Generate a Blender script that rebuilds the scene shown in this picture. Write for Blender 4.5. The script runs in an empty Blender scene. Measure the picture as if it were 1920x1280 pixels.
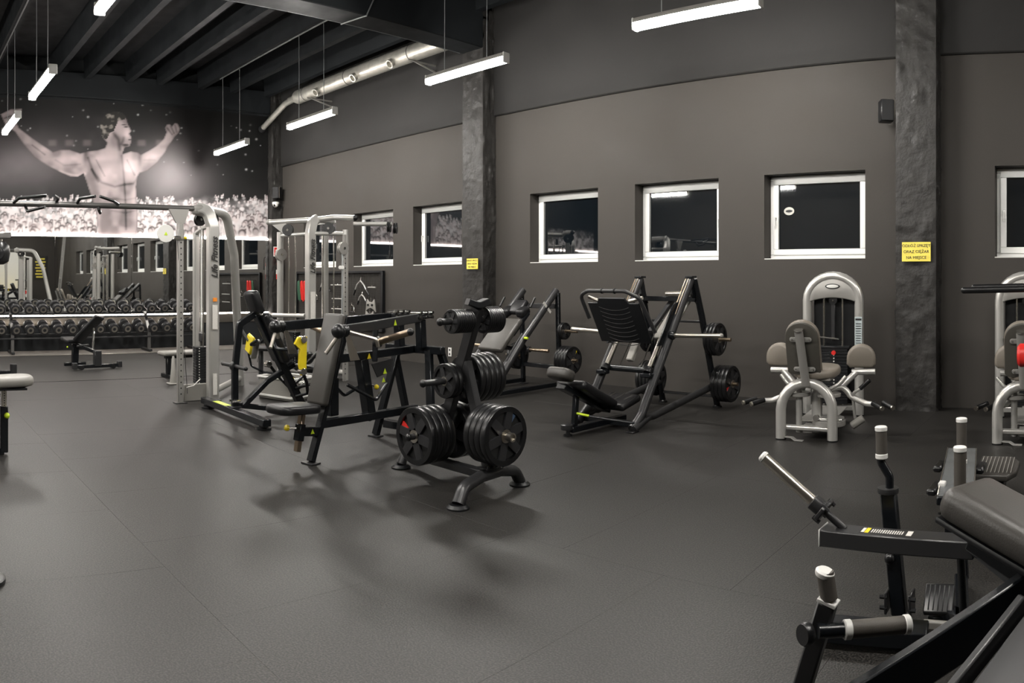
import bpy, bmesh, math, random
import numpy as np
from mathutils import Vector, Matrix

random.seed(7)
SC = bpy.context.scene
C = SC.collection
PI = math.pi

# ------------------------------------------------------------------ camera
# The photograph is a cylindrical wide-angle picture (77.5 degrees across).
# World: X along the windowed wall, Y towards it, Z up; the eye stands over the origin.
EYE = 1.6
FOC, PX0, PY0 = 1420.0, 2030.0, 523.0      # pixels per radian, column facing +Y, horizon row
cd = bpy.data.cameras.new('camera')
cam = bpy.data.objects.new('camera', cd)
C.objects.link(cam)
cam.location = (0, 0, EYE)
cam.rotation_euler = (PI/2, 0, (PX0-960)/FOC)
cd.type = 'PANO'
cd.panorama_type = 'CENTRAL_CYLINDRICAL'
cd.central_cylindrical_radius = 1.0
cd.central_cylindrical_range_u_min = -960/FOC
cd.central_cylindrical_range_u_max = 960/FOC
cd.central_cylindrical_range_v_min = -(1280-PY0)/FOC
cd.central_cylindrical_range_v_max = PY0/FOC
cd.clip_start = 0.05
cd.clip_end = 200
SC.camera = cam

# ------------------------------------------------------------------ world and exposure
w = bpy.data.worlds.new('night')
SC.world = w
w.use_nodes = True
w.node_tree.nodes['Background'].inputs[0].default_value = (0.012, 0.016, 0.024, 1)
w.node_tree.nodes['Background'].inputs[1].default_value = 0.5
SC.view_settings.view_transform = 'Standard'
SC.view_settings.look = 'None'
SC.view_settings.gamma = 1.0
SC.view_settings.use_curve_mapping = False
SC.view_settings.exposure = 0.0
SC.cycles.use_denoising = True
SC.cycles.max_bounces = 7
SC.cycles.diffuse_bounces = 3
SC.cycles.glossy_bounces = 5
SC.cycles.sample_clamp_indirect = 6.0
SC.cycles.caustics_reflective = False
SC.cycles.caustics_refractive = False
LAMP_POWER = 230.0        # emission strength of the lamp diffusers
STRIP_POWER = 22.0       # emission strength of the light strips on the mirror

# ------------------------------------------------------------------ materials
MATS = {}
def nodes(name):
    m = bpy.data.materials.new(name); m.use_nodes = True
    nt = m.node_tree
    return m, nt, nt.nodes['Principled BSDF']

def mat(name, col, rough=0.5, metal=0.0, var=0.0, vscale=6.0, bump=0.0, bscale=60.0, detail=4.0, spec=None, coat=0.0):
    m, nt, b = nodes(name)
    b.inputs['Base Color'].default_value = (*col, 1)
    b.inputs['Roughness'].default_value = rough
    b.inputs['Metallic'].default_value = metal
    if spec is not None: b.inputs['Specular IOR Level'].default_value = spec
    if coat: b.inputs['Coat Weight'].default_value = coat
    tc = nt.nodes.new('ShaderNodeTexCoord')
    if var:
        n = nt.nodes.new('ShaderNodeTexNoise'); n.inputs['Scale'].default_value = vscale; n.inputs['Detail'].default_value = detail
        r = nt.nodes.new('ShaderNodeMapRange'); r.inputs[1].default_value = 0.3; r.inputs[2].default_value = 0.7
        r.inputs[3].default_value = 1-var; r.inputs[4].default_value = 1+var
        mx = nt.nodes.new('ShaderNodeVectorMath'); mx.operation = 'SCALE'; mx.inputs[0].default_value = col
        nt.links.new(tc.outputs['Object'], n.inputs['Vector']); nt.links.new(n.outputs['Fac'], r.inputs[0])
        nt.links.new(r.outputs[0], mx.inputs['Scale']); nt.links.new(mx.outputs[0], b.inputs['Base Color'])
        rr = nt.nodes.new('ShaderNodeMapRange'); rr.inputs[1].default_value = 0.3; rr.inputs[2].default_value = 0.7
        rr.inputs[3].default_value = rough*0.85; rr.inputs[4].default_value = min(1, rough*1.15)
        nt.links.new(n.outputs['Fac'], rr.inputs[0]); nt.links.new(rr.outputs[0], b.inputs['Roughness'])
    if bump:
        n2 = nt.nodes.new('ShaderNodeTexNoise'); n2.inputs['Scale'].default_value = bscale; n2.inputs['Detail'].default_value = 5
        bp = nt.nodes.new('ShaderNodeBump'); bp.inputs['Strength'].default_value = bump; bp.inputs['Distance'].default_value = 0.01
        nt.links.new(tc.outputs['Object'], n2.inputs['Vector']); nt.links.new(n2.outputs['Fac'], bp.inputs['Height'])
        nt.links.new(bp.outputs[0], b.inputs['Normal'])
    MATS[name] = m
    return m

def emit(name, col, power):
    m, nt, b = nodes(name)
    b.inputs['Base Color'].default_value = (0.8, 0.8, 0.8, 1)
    b.inputs['Emission Color'].default_value = (*col, 1)
    b.inputs['Emission Strength'].default_value = power
    MATS[name] = m

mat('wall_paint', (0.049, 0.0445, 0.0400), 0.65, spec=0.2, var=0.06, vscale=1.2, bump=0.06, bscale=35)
mat('upper_wall', (0.027, 0.0260, 0.0255), 0.65, spec=0.2, var=0.12, vscale=1.5, bump=0.12, bscale=14)  # darker than the wall paint: shade above the lamps is put into the colour
mat('plaster', (0.026, 0.0245, 0.023), 0.5, spec=0.3, var=0.3, vscale=7, bump=1.0, bscale=16)
mat('ceiling_black', (0.006, 0.0075, 0.009), 0.7, var=0.15, vscale=3)
mat('rib_paint', (0.0125, 0.0145, 0.0165), 0.6, spec=0.3, var=0.15, vscale=3)
mat('concrete', (0.11, 0.10, 0.088), 0.7, var=0.15, vscale=4)
mat('black_steel', (0.005, 0.006, 0.0075), 0.27, bump=0.02, bscale=300, spec=0.4)
mat('satin_black', (0.006, 0.0065, 0.0075), 0.42, spec=0.35)
mat('grey_steel', (0.020, 0.020, 0.021), 0.35)
mat('silver', (0.52, 0.51, 0.485), 0.30, metal=0.55)
mat('silver_panel', (0.34, 0.33, 0.31), 0.38, metal=0.45)
mat('gunmetal', (0.15, 0.145, 0.14), 0.33, metal=0.6)
mat('chrome', (0.72, 0.70, 0.66), 0.14, metal=1.0)
mat('brushed', (0.58, 0.54, 0.48), 0.28, metal=1.0)
mat('bronze', (0.38, 0.30, 0.22), 0.33, metal=1.0)
mat('galvanised', (0.66, 0.64, 0.58), 0.36, metal=0.75, var=0.12, vscale=9, bump=0.15, bscale=7)
mat('vinyl_black', (0.008, 0.008, 0.009), 0.36, spec=0.45, bump=0.08, bscale=220)
mat('vinyl_grey', (0.055, 0.051, 0.046), 0.40, bump=0.08, bscale=220)
mat('vinyl_taupe', (0.20, 0.175, 0.145), 0.42, bump=0.06, bscale=220)
mat('shell_taupe', (0.075, 0.070, 0.060), 0.4)
mat('rubber', (0.0055, 0.0056, 0.0062), 0.33, spec=0.5, bump=0.05, bscale=120)
mat('rubber_face', (0.022, 0.022, 0.0235), 0.36, bump=0.04, bscale=120)  # paler than the rim rubber, so raised spokes look lit; dumbbell heads share it
mat('grip', (0.07, 0.062, 0.053), 0.6, bump=0.1, bscale=250)
mat('white_pvc', (0.80, 0.80, 0.78), 0.28)
mat('white_plastic', (0.72, 0.71, 0.68), 0.4)
mat('grey_plastic', (0.24, 0.23, 0.21), 0.45)
mat('yellow', (0.80, 0.62, 0.02), 0.38)
mat('sign_yellow', (0.86, 0.70, 0.10), 0.5)
mat('lime', (0.55, 0.72, 0.03), 0.38)
mat('red', (0.62, 0.025, 0.02), 0.35)
mat('orange', (0.80, 0.25, 0.02), 0.5)
mat('blue', (0.06, 0.10, 0.17), 0.4)
mat('green', (0.03, 0.09, 0.05), 0.5)
mat('ink', (0.015, 0.014, 0.013), 0.6)
mat('paper', (0.62, 0.60, 0.56), 0.6, var=0.1, vscale=90)
mat('placard', (0.40, 0.46, 0.47), 0.5)
mat('white_wall', (0.75, 0.74, 0.70), 0.6)
mat('hole_black', (0.006, 0.006, 0.006), 0.8)
mat('cable', (0.02, 0.02, 0.02), 0.5)
mat('wire_grey', (0.30, 0.31, 0.31), 0.45, metal=0.6)
mat('mesh_board', (0.03, 0.028, 0.026), 0.5)
mat('mirror', (0.80, 0.81, 0.80), 0.015, metal=1.0)
emit('lamp', (1.0, 0.963, 0.905), LAMP_POWER)
emit('led', (1.0, 0.90, 0.82), STRIP_POWER)

def glass_mat():
    m, nt, b = nodes('dark_glass')
    b.inputs['Base Color'].default_value = (0.004, 0.006, 0.008, 1)
    b.inputs['Roughness'].default_value = 0.02
    b.inputs['IOR'].default_value = 1.95
    b.inputs['Specular IOR Level'].default_value = 0.6
    b.inputs['Coat Weight'].default_value = 0.6
    MATS['glass'] = m
    m, nt, b = nodes('clear_acrylic')
    b.inputs['Base Color'].default_value = (0.25, 0.26, 0.26, 1)
    b.inputs['Roughness'].default_value = 0.1
    b.inputs['Alpha'].default_value = 0.35
    MATS['acrylic'] = m
glass_mat()

def floor_mat():
    m, nt, b = nodes('rubber_floor')
    tc = nt.nodes.new('ShaderNodeTexCoord')
    geo = nt.nodes.new('ShaderNodeNewGeometry')
    n1 = nt.nodes.new('ShaderNodeTexNoise'); n1.inputs['Scale'].default_value = 105; n1.inputs['Detail'].default_value = 3
    n2 = nt.nodes.new('ShaderNodeTexNoise'); n2.inputs['Scale'].default_value = 1.1; n2.inputs['Detail'].default_value = 4
    nt.links.new(geo.outputs['Position'], n1.inputs['Vector']); nt.links.new(geo.outputs['Position'], n2.inputs['Vector'])
    cr = nt.nodes.new('ShaderNodeValToRGB')
    cr.color_ramp.elements[0].position = 0.42; cr.color_ramp.elements[0].color = (0.0035, 0.0034, 0.0032, 1)
    cr.color_ramp.elements[1].position = 0.63; cr.color_ramp.elements[1].color = (0.037, 0.0340, 0.0305, 1)
    nt.links.new(n1.outputs['Fac'], cr.inputs[0])
    r = nt.nodes.new('ShaderNodeMapRange'); r.inputs[1].default_value = 0.3; r.inputs[2].default_value = 0.7
    r.inputs[3].default_value = 0.86; r.inputs[4].default_value = 1.14
    nt.links.new(n2.outputs['Fac'], r.inputs[0])
    sc = nt.nodes.new('ShaderNodeVectorMath'); sc.operation = 'SCALE'
    nt.links.new(cr.outputs[0], sc.inputs[0]); nt.links.new(r.outputs[0], sc.inputs['Scale'])
    nt.links.new(sc.outputs[0], b.inputs['Base Color'])
    b.inputs['Roughness'].default_value = 0.46
    b.inputs['Specular IOR Level'].default_value = 0.42
    bp = nt.nodes.new('ShaderNodeBump'); bp.inputs['Strength'].default_value = 0.45; bp.inputs['Distance'].default_value = 0.004
    nt.links.new(n1.outputs['Fac'], bp.inputs['Height']); nt.links.new(bp.outputs[0], b.inputs['Normal'])
    MATS['floor'] = m
floor_mat()

def print_mat():
    m, nt, b = nodes('mural_print')
    a = nt.nodes.new('ShaderNodeAttribute'); a.attribute_name = 'print'
    nt.links.new(a.outputs['Color'], b.inputs['Base Color'])
    b.inputs['Roughness'].default_value = 0.55
    MATS['print'] = m
print_mat()

# ------------------------------------------------------------------ mesh building
def V(*a): return Vector(a[0]) if len(a) == 1 else Vector(a)

def fillet(pts, rad, n=5):
    pts = [V(p) for p in pts]
    if rad <= 0 or len(pts) < 3: return pts
    out = [pts[0]]
    for i in range(1, len(pts)-1):
        p, a, b = pts[i], pts[i-1], pts[i+1]
        da, db = (a-p), (b-p)
        la, lb = da.length, db.length
        da.normalize(); db.normalize()
        ang = da.angle(db)
        if ang > 3.1: out.append(p); continue
        t = min(rad/math.tan(ang/2), la*0.49, lb*0.49)
        s, e = p+da*t, p+db*t
        for k in range(n+1):
            f = k/n
            out.append(s.lerp(p, f).lerp(p.lerp(e, f), f))
    out.append(pts[-1])
    return out

def axes(d, up=(0, 0, 1)):
    d = V(d).normalized(); up = V(up)
    if abs(d.dot(up.normalized())) > 0.985: up = Vector((0, 1, 0)) if abs(d.y) < 0.9 else Vector((1, 0, 0))
    s = d.cross(up).normalized(); u = s.cross(d).normalized()
    return s, u

class MB:
    def __init__(self): self.v = []; self.f = []
    def add(self, vs, fs):
        o = len(self.v); self.v += [tuple(x) for x in vs]; self.f += [tuple(i+o for i in f) for f in fs]
        return self
    def box(self, c, size, R=None, bev=0.004):
        c = V(c); hx, hy, hz = (s/2 for s in size); b = min(bev, hx*.9, hy*.9, hz*.9)
        vs = []
        idx = {}
        for sx in (-1, 1):
            for sy in (-1, 1):
                for sz in (-1, 1):
                    for k, p in enumerate(((sx*hx, sy*(hy-b), sz*(hz-b)), (sx*(hx-b), sy*hy, sz*(hz-b)), (sx*(hx-b), sy*(hy-b), sz*hz))):
                        idx[(sx, sy, sz, k)] = len(vs); vs.append(Vector(p))
        fs = []
        def q(*k): fs.append(tuple(idx[x] for x in k))
        for s in (-1, 1):
            q((s, -1, -1, 0), (s, 1, -1, 0), (s, 1, 1, 0), (s, -1, 1, 0))
            q((-1, s, -1, 1), (-1, s, 1, 1), (1, s, 1, 1), (1, s, -1, 1))
            q((-1, -1, s, 2), (1, -1, s, 2), (1, 1, s, 2), (-1, 1, s, 2))
            for t in (-1, 1):
                q((s, t, -1, 0), (s, t, 1, 0), (s, t, 1, 1), (s, t, -1, 1))
                q((s, -1, t, 0), (s, 1, t, 0), (s, 1, t, 2), (s, -1, t, 2))
                q((-1, s, t, 1), (1, s, t, 1), (1, s, t, 2), (-1, s, t, 2))
        for sx in (-1, 1):
            for sy in (-1, 1):
                for sz in (-1, 1):
                    q((sx, sy, sz, 0), (sx, sy, sz, 1), (sx, sy, sz, 2))
        if R is not None: vs = [R @ v for v in vs]
        return self.add([v+c for v in vs], fs)
    def bar(self, p0, p1, wd, ht, up=(0, 0, 1), bev=0.006):
        p0, p1 = V(p0), V(p1); d = p1-p0
        s, u = axes(d, up)
        R = Matrix((s, d.normalized(), u)).transposed()
        return self.box((p0+p1)/2, (wd, d.length, ht), R, bev)
    def ring_sweep(self, pts, rings, closed_ends=True):
        n = len(rings[0]); vs = [p for r in rings for p in r]; fs = []
        for i in range(len(rings)-1):
            for j in range(n):
                k = (j+1) % n
                fs.append((i*n+j, i*n+k, (i+1)*n+k, (i+1)*n+j))
        if closed_ends:
            fs.append(tuple(range(n))[::-1]); fs.append(tuple((len(rings)-1)*n+j for j in range(n)))
        return self.add(vs, fs)
    def tube(self, pts, r, n=12, bend=0.0, flat=1.0, seg=5, up=(0, 0, 1)):
        """round (or flattened) tube along a polyline with rounded corners"""
        pts = fillet(pts, bend, seg)
        t0 = (pts[1]-pts[0]).normalized()
        s, u = axes(t0, up)
        rings = []
        prev = t0
        for i, p in enumerate(pts):
            t = (pts[min(i+1, len(pts)-1)]-pts[max(i-1, 0)]).normalized()
            q = prev.rotation_difference(t); s = q @ s; u = q @ u; prev = t
            rr = r[i] if isinstance(r, (list, tuple)) else r
            rings.append([p + s*math.cos(2*PI*j/n)*rr + u*math.sin(2*PI*j/n)*rr*flat for j in range(n)])
        return self.ring_sweep(pts, rings)
    def rect_tube(self, pts, wd, ht, bend=0.0, up=(0, 0, 1), seg=6):
        pts = fillet(pts, bend, seg)
        t0 = (pts[1]-pts[0]).normalized(); s, u = axes(t0, up); rings = []; prev = t0
        b = min(wd, ht)*0.12; a, h = wd/2, ht/2
        prof = [(-a+b, -h), (a-b, -h), (a, -h+b), (a, h-b), (a-b, h), (-a+b, h), (-a, h-b), (-a, -h+b)]
        for i, p in enumerate(pts):
            t = (pts[min(i+1, len(pts)-1)]-pts[max(i-1, 0)]).normalized()
            q = prev.rotation_difference(t); s = q @ s; u = q @ u; prev = t
            rings.append([p+s*x+u*y for x, y in prof])
        return self.ring_sweep(pts, rings)
    def cyl(self, p0, p1, r, r1=None, n=16, bev=0.0):
        p0, p1 = V(p0), V(p1); L = (p1-p0).length; r1 = r if r1 is None else r1
        if bev: return self.lathe([(r-bev, 0), (r, bev), (r1, L-bev), (r1-bev, L)], p0, p1-p0, n)
        return self.lathe([(r, 0), (r1, L)], p0, p1-p0, n)
    def lathe(self, prof, o, d, n=20, caps=True, up=(0, 0, 1)):
        o = V(o); d = V(d).normalized(); s, u = axes(d, up)
        rings = [[o + d*t + s*math.cos(2*PI*j/n)*r + u*math.sin(2*PI*j/n)*r for j in range(n)] for r, t in prof]
        return self.ring_sweep(None, rings, caps)
    def ball(self, c, r, n=12, sq=(1, 1, 1)):
        c = V(c); rings = []
        m = n//2
        for i in range(m+1):
            a = -PI/2 + PI*i/m; a = max(-PI/2+0.08, min(PI/2-0.08, a))
            rings.append([c + Vector((math.cos(a)*math.cos(2*PI*j/n)*r*sq[0], math.cos(a)*math.sin(2*PI*j/n)*r*sq[1], math.sin(a)*r*sq[2])) for j in range(n)])
        return self.ring_sweep(None, rings)
    def pad(self, c, size, R=None, rad=0.02, seg=3):
        bm = bmesh.new(); bmesh.ops.create_cube(bm, size=1)
        for v in bm.verts: v.co = Vector((v.co.x*size[0], v.co.y*size[1], v.co.z*size[2]))
        bmesh.ops.bevel(bm, geom=bm.edges[:], offset=min(rad, min(size)*0.45), segments=seg, affect='EDGES', profile=0.5)
        bm.verts.index_update()
        c = V(c)
        vs = [((R @ v.co) if R is not None else v.co) + c for v in bm.verts]
        fs = [tuple(v.index for v in f.verts) for f in bm.faces]
        bm.free()
        return self.add(vs, fs)
    def slab(self, outline, thick, M, rad=0.012, seg=3):
        """flat outline (list of x,y) given thickness along local z with rounded rims; M is a 4x4 matrix"""
        pts = [Vector((x, y)) for x, y in outline]; n = len(pts)
        area = sum(pts[i].x*pts[(i+1) % n].y-pts[(i+1) % n].x*pts[i].y for i in range(n))
        if area < 0: pts = pts[::-1]
        nor = []
        for i in range(n):
            a = (pts[i]-pts[i-1]).normalized(); b = (pts[(i+1) % n]-pts[i]).normalized()
            t = (a+b); t = t.normalized() if t.length > 1e-6 else a
            nor.append(Vector((t.y, -t.x)))
        rad = min(rad, thick*0.49); lv = []
        for k in range(seg+1):
            a = PI/2*k/seg; lv.append((-thick/2+rad-rad*math.cos(a), rad-rad*math.sin(a)))
        lv = lv + [(-z, ins) for z, ins in lv[::-1]]
        rings = []
        for z, ins in lv:
            rings.append([M @ Vector((p.x-q.x*ins, p.y-q.y*ins, z)) for p, q in zip(pts, nor)])
        return self.ring_sweep(None, rings)
    def prism(self, pts, thick):
        """polygon (3D points) extruded along the vector thick"""
        a = [V(p) for p in pts]; b = [p+V(thick) for p in a]; n = len(a)
        return self.add(a+b, [tuple(range(n))[::-1], tuple(range(n, 2*n))]+[(i, (i+1) % n, n+(i+1) % n, n+i) for i in range(n)])
    def mesh(self, name, m, ang=38):
        me = bpy.data.meshes.new(name)
        me.from_pydata(self.v, [], self.f)
        bm = bmesh.new(); bm.from_mesh(me); bmesh.ops.recalc_face_normals(bm, faces=bm.faces[:]); bm.to_mesh(me); bm.free()
        me.polygons.foreach_set('use_smooth', [True]*len(me.polygons))
        me.set_sharp_from_angle(angle=math.radians(ang))
        if m: me.materials.append(MATS[m])
        return me
    def build(self, name, m, parent=None, loc=None, label=None):
        o = bpy.data.objects.new(name, self.mesh(name, m)); C.objects.link(o)
        if parent is not None: o.parent = parent
        if loc is not None: o.location = loc
        if label: o['label'] = label
        return o

def tag(o, label, cat, group=None):
    o['label'] = label; o['category'] = cat
    if group: o['group'] = group
    return o
def thing(name, label, cat, loc=(0, 0, 0), rz=0.0, group=None):
    o = bpy.data.objects.new(name, None); C.objects.link(o)
    o.empty_display_size = 0.1
    o.location = loc; o.rotation_euler = (0, 0, rz)
    return tag(o, label, cat, group)
def structure(o):
    o['kind'] = 'structure'; return o
def copy_tree(o, parent=None):
    c = o.copy(); C.objects.link(c); c.parent = parent
    for ch in list(o.children): copy_tree(ch, c)
    return c
def link_copy(o, parent, loc=None, rot=None):
    c = o.copy(); C.objects.link(c); c.parent = parent
    if loc is not None: c.location = loc
    if rot is not None: c.rotation_euler = rot
    return c

class Frame:
    """A machine's own axes on the floor: x across, y lengthwise, z up. at() reads a sighted direction
    (column, row) against one of the machine's own planes and returns the local point."""
    def __init__(self, ox, oy, rz=0.0):
        self.o = Vector((ox, oy, 0)); self.rz = rz; self.R = Matrix.Rotation(-rz, 3, 'Z')
        self.c = self.R @ (Vector((0, 0, EYE))-self.o)
    def at(self, px, py, x=None, y=None, z=None):
        a = (px-PX0)/FOC
        d = self.R @ Vector((math.sin(a), math.cos(a), (PY0-py)/FOC))
        if x is not None: t = (x-self.c.x)/d.x
        elif y is not None: t = (y-self.c.y)/d.y
        else: t = (z-self.c.z)/d.z
        return self.c + d*t

def lettering(text, size, m, parent, M, name='lettering', depth=0.0015, align='CENTER', shear=0.0, spacing=1.0, bold=0.0):
    cu = bpy.data.curves.new(name, 'FONT'); cu.body = text; cu.size = size; cu.extrude = depth; cu.align_x = align; cu.align_y = 'CENTER'
    cu.shear = shear; cu.space_character = spacing; cu.resolution_u = 3; cu.offset = bold
    t = bpy.data.objects.new(name, cu); C.objects.link(t)
    dg = bpy.context.evaluated_depsgraph_get()
    me = bpy.data.meshes.new_from_object(t.evaluated_get(dg))
    bpy.data.objects.remove(t); bpy.data.curves.remove(cu)
    me.transform(M); me.materials.clear(); me.materials.append(MATS[m]); me.name = name
    o = bpy.data.objects.new(name, me); C.objects.link(o); o.parent = parent; o['kind'] = 'stuff'
    return o
def basis(o, ex, ey):
    ex = V(ex).normalized(); ey = V(ey).normalized(); ez = ex.cross(ey).normalized(); ey = ez.cross(ex)
    M = Matrix((ex, ey, ez)).transposed().to_4x4(); M.translation = V(o)
    return M
def round_rect(w, h, r, n=5):
    out = []
    for cx, cy, a0 in ((w/2-r, h/2-r, 0), (-w/2+r, h/2-r, PI/2), (-w/2+r, -h/2+r, PI), (w/2-r, -h/2+r, 1.5*PI)):
        for k in range(n+1):
            a = a0+PI/2*k/n; out.append((cx+r*math.cos(a), cy+r*math.sin(a)))
    return out
def arch_outline(w, h, r=0.03, n=14):
    """flat bottom, round top"""
    out = [(w/2, -h/2+r), (w/2-r, -h/2), (-w/2+r, -h/2), (-w/2, -h/2+r)]
    cy = h/2-w/2
    for k in range(n+1):
        a = PI-PI*k/n; out.append((w/2*math.cos(a), cy+w/2*math.sin(a)))
    return out
# ================================================================== THE ROOM
WY = 9.28        # windowed wall
FX = -16.6       # mirror wall
BX, LY = 9.0, -5.5   # walls behind and to the left of the camera
TOP = 6.55
def quad(name, m, pts, parent=None, flip=False):
    b = MB(); b.add(pts, [(0, 1, 2, 3)])
    return b.build(name, m, parent)

# ---- floor: slab, rubber tiles with open joints, bare strip along the mirror wall
fl = structure(MB().box(((FX+BX)/2, (LY+WY)/2, -0.112), (BX-FX+0.6, WY-LY+0.6, 0.2), bev=0).build('floor', 'ink'))
tile_me = {}
def floor_tile(x0, x1, y0, y1, h=0.0, g=0.0009):
    k = (round(x1-x0, 3), round(y1-y0, 3))
    if k not in tile_me:
        b = MB(); w_, d_ = k; c = 0.0006
        lo = [(g/2, g/2, -0.012), (w_-g/2, g/2, -0.012), (w_-g/2, d_-g/2, -0.012), (g/2, d_-g/2, -0.012)]
        mi = [(x, y, -c) for x, y, _ in lo]
        hi = [(g/2+c, g/2+c, 0), (w_-g/2-c, g/2+c, 0), (w_-g/2-c, d_-g/2-c, 0), (g/2+c, d_-g/2-c, 0)]
        b.add(lo+mi+hi, [(8, 9, 10, 11)]+[(i, (i+1) % 4, 4+(i+1) % 4, 4+i) for i in range(4)]+[(4+i, 4+(i+1) % 4, 8+(i+1) % 4, 8+i) for i in range(4)])
        tile_me[k] = b.mesh('tile', 'floor', 10)
    o = bpy.data.objects.new('tile', tile_me[k]); C.objects.link(o); o.parent = fl
    o.location = (x0, y0, h)
ys = [-5.5, -4.52, -2.52, -.52, 1.48, 3.48, 5.48, 7.48, 9.28]
rot_h = random.Random(3)
for j in range(len(ys)-1):
    xs = [-15.55, -14.55+.4*(j % 2), -13.05+.3*(j % 2), -11.585] + [-11.545] + [-10.95+.4*(j % 2)+1.1*i for i in range(0, 18)] + [BX]
    for i in range(len(xs)-1):
        if abs(xs[i]+11.585) < 0.001: continue
        floor_tile(xs[i], xs[i+1], ys[j], ys[j+1], -rot_h.random()*0.0005)
MB().box(((FX-15.55)/2, (LY+WY)/2, -0.006), (-15.55-FX-0.03, WY-LY, 0.012), bev=0.002).build('bare_strip', 'concrete', fl)
MB().box((-15.56, (LY+WY)/2, -0.003), (0.02, WY-LY, 0.018), bev=0.003).build('edge_trim', 'brushed', fl)

# ---- windowed wall with real openings
WINS = [(-15.40, -14.02), (-13.33, -11.95), (-11.32, -9.94), (-8.30, -6.91), (-6.23, -4.84), (-4.15, -2.74), (-1.083, 0.31), (1.0, 2.39), (3.07, 4.46)]
WZ0, WZ1 = 1.863, 2.997
wall = MB()
def wq(x0, x1, z0, z1): wall.add([(x0, WY, z0), (x1, WY, z0), (x1, WY, z1), (x0, WY, z1)], [(0, 1, 2, 3)])
x = FX
for a, b in WINS:
    wq(x, a, WZ0, WZ1); x = b
    wall.add([(a, WY, WZ0), (a, WY+.28, WZ0), (a, WY+.28, WZ1), (a, WY, WZ1)], [(0, 1, 2, 3)])
    wall.add([(b, WY, WZ0), (b, WY+.28, WZ0), (b, WY+.28, WZ1), (b, WY, WZ1)], [(3, 2, 1, 0)])
    wall.add([(a, WY, WZ1), (b, WY, WZ1), (b, WY+.28, WZ1), (a, WY+.28, WZ1)], [(3, 2, 1, 0)])
    wall.add([(a, WY, WZ0), (b, WY, WZ0), (b, WY+.28, WZ0), (a, WY+.28, WZ0)], [(0, 1, 2, 3)])
wq(x, BX, WZ0, WZ1)
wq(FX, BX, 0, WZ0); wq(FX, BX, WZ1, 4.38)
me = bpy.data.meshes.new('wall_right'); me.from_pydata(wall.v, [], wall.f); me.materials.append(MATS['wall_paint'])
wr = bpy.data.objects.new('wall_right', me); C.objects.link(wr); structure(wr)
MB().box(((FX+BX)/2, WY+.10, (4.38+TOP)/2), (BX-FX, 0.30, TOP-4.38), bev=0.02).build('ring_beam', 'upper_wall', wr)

def window(i, a, b, handle, reflect_bits=False):
    n = structure(bpy.data.objects.new('window_%d' % i, None)); C.objects.link(n)
    yf = WY+0.19; w_ = b-a; h_ = WZ1-WZ0; cx = (a+b)/2
    n.location = (cx, yf, WZ0)
    def frame(name, x0, x1, z0, z1, t, y0, dep, m='white_pvc'):
        k = MB()
        k.box(((x0+x1)/2, y0+dep/2, z0+t/2), (x1-x0, dep, t), bev=.006)
        k.box(((x0+x1)/2, y0+dep/2, z1-t/2), (x1-x0, dep, t), bev=.006)
        k.box((x0+t/2, y0+dep/2, (z0+z1)/2), (t, dep, z1-z0-2*t), bev=.006)
        k.box((x1-t/2, y0+dep/2, (z0+z1)/2), (t, dep, z1-z0-2*t), bev=.006)
        return k.build(name, m, n)
    frame('window_frame', -w_/2+.003, w_/2-.003, .003, h_-.003, .062, 0.02, .065)
    frame('sash', -w_/2+.05, w_/2-.05, .06, h_-.045, .078, 0, .07)
    k = MB(); t = .124
    for x0, x1, z0, z1 in ((-w_/2+t, w_/2-t, .134, .142), (-w_/2+t, w_/2-t, h_-.127, h_-.119), (-w_/2+t, -w_/2+t+.008, .142, h_-.127), (w_/2-t-.008, w_/2-t, .142, h_-.127)):
        k.box(((x0+x1)/2, .012, (z0+z1)/2), (x1-x0, .01, z1-z0), bev=.001)
    k.build('gasket', 'satin_black', n)
    MB().box((0, .04, h_/2+.008), (w_-.24, .012, h_-.24), bev=.001).build('pane', 'glass', n)
    MB().box((0, -.095, .006), (w_, .19, .012), bev=.002).build('window_sill', 'white_plastic', n)
    s = -1 if handle == 'l' else 1
    hx = s*(w_/2-.09)
    hd = MB(); hd.box((hx, -.006, h_*.5), (.028, .012, .07), bev=.004); hd.cyl((hx, -.012, h_*.5), (hx, -.045, h_*.5), .009, n=10)
    hd.tube([(hx, -.045, h_*.5+.01), (hx, -.045, h_*.5-.11)], .010, n=8)
    hd.build('handle', 'white_pvc', n)
    return n
HND = ['l', 'r', 'l', 'r', 'r', 'l', 'l', 'l', 'l']
for i, (a, b) in enumerate(WINS): wn = window(i+1, a, b, HND[i])

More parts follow.
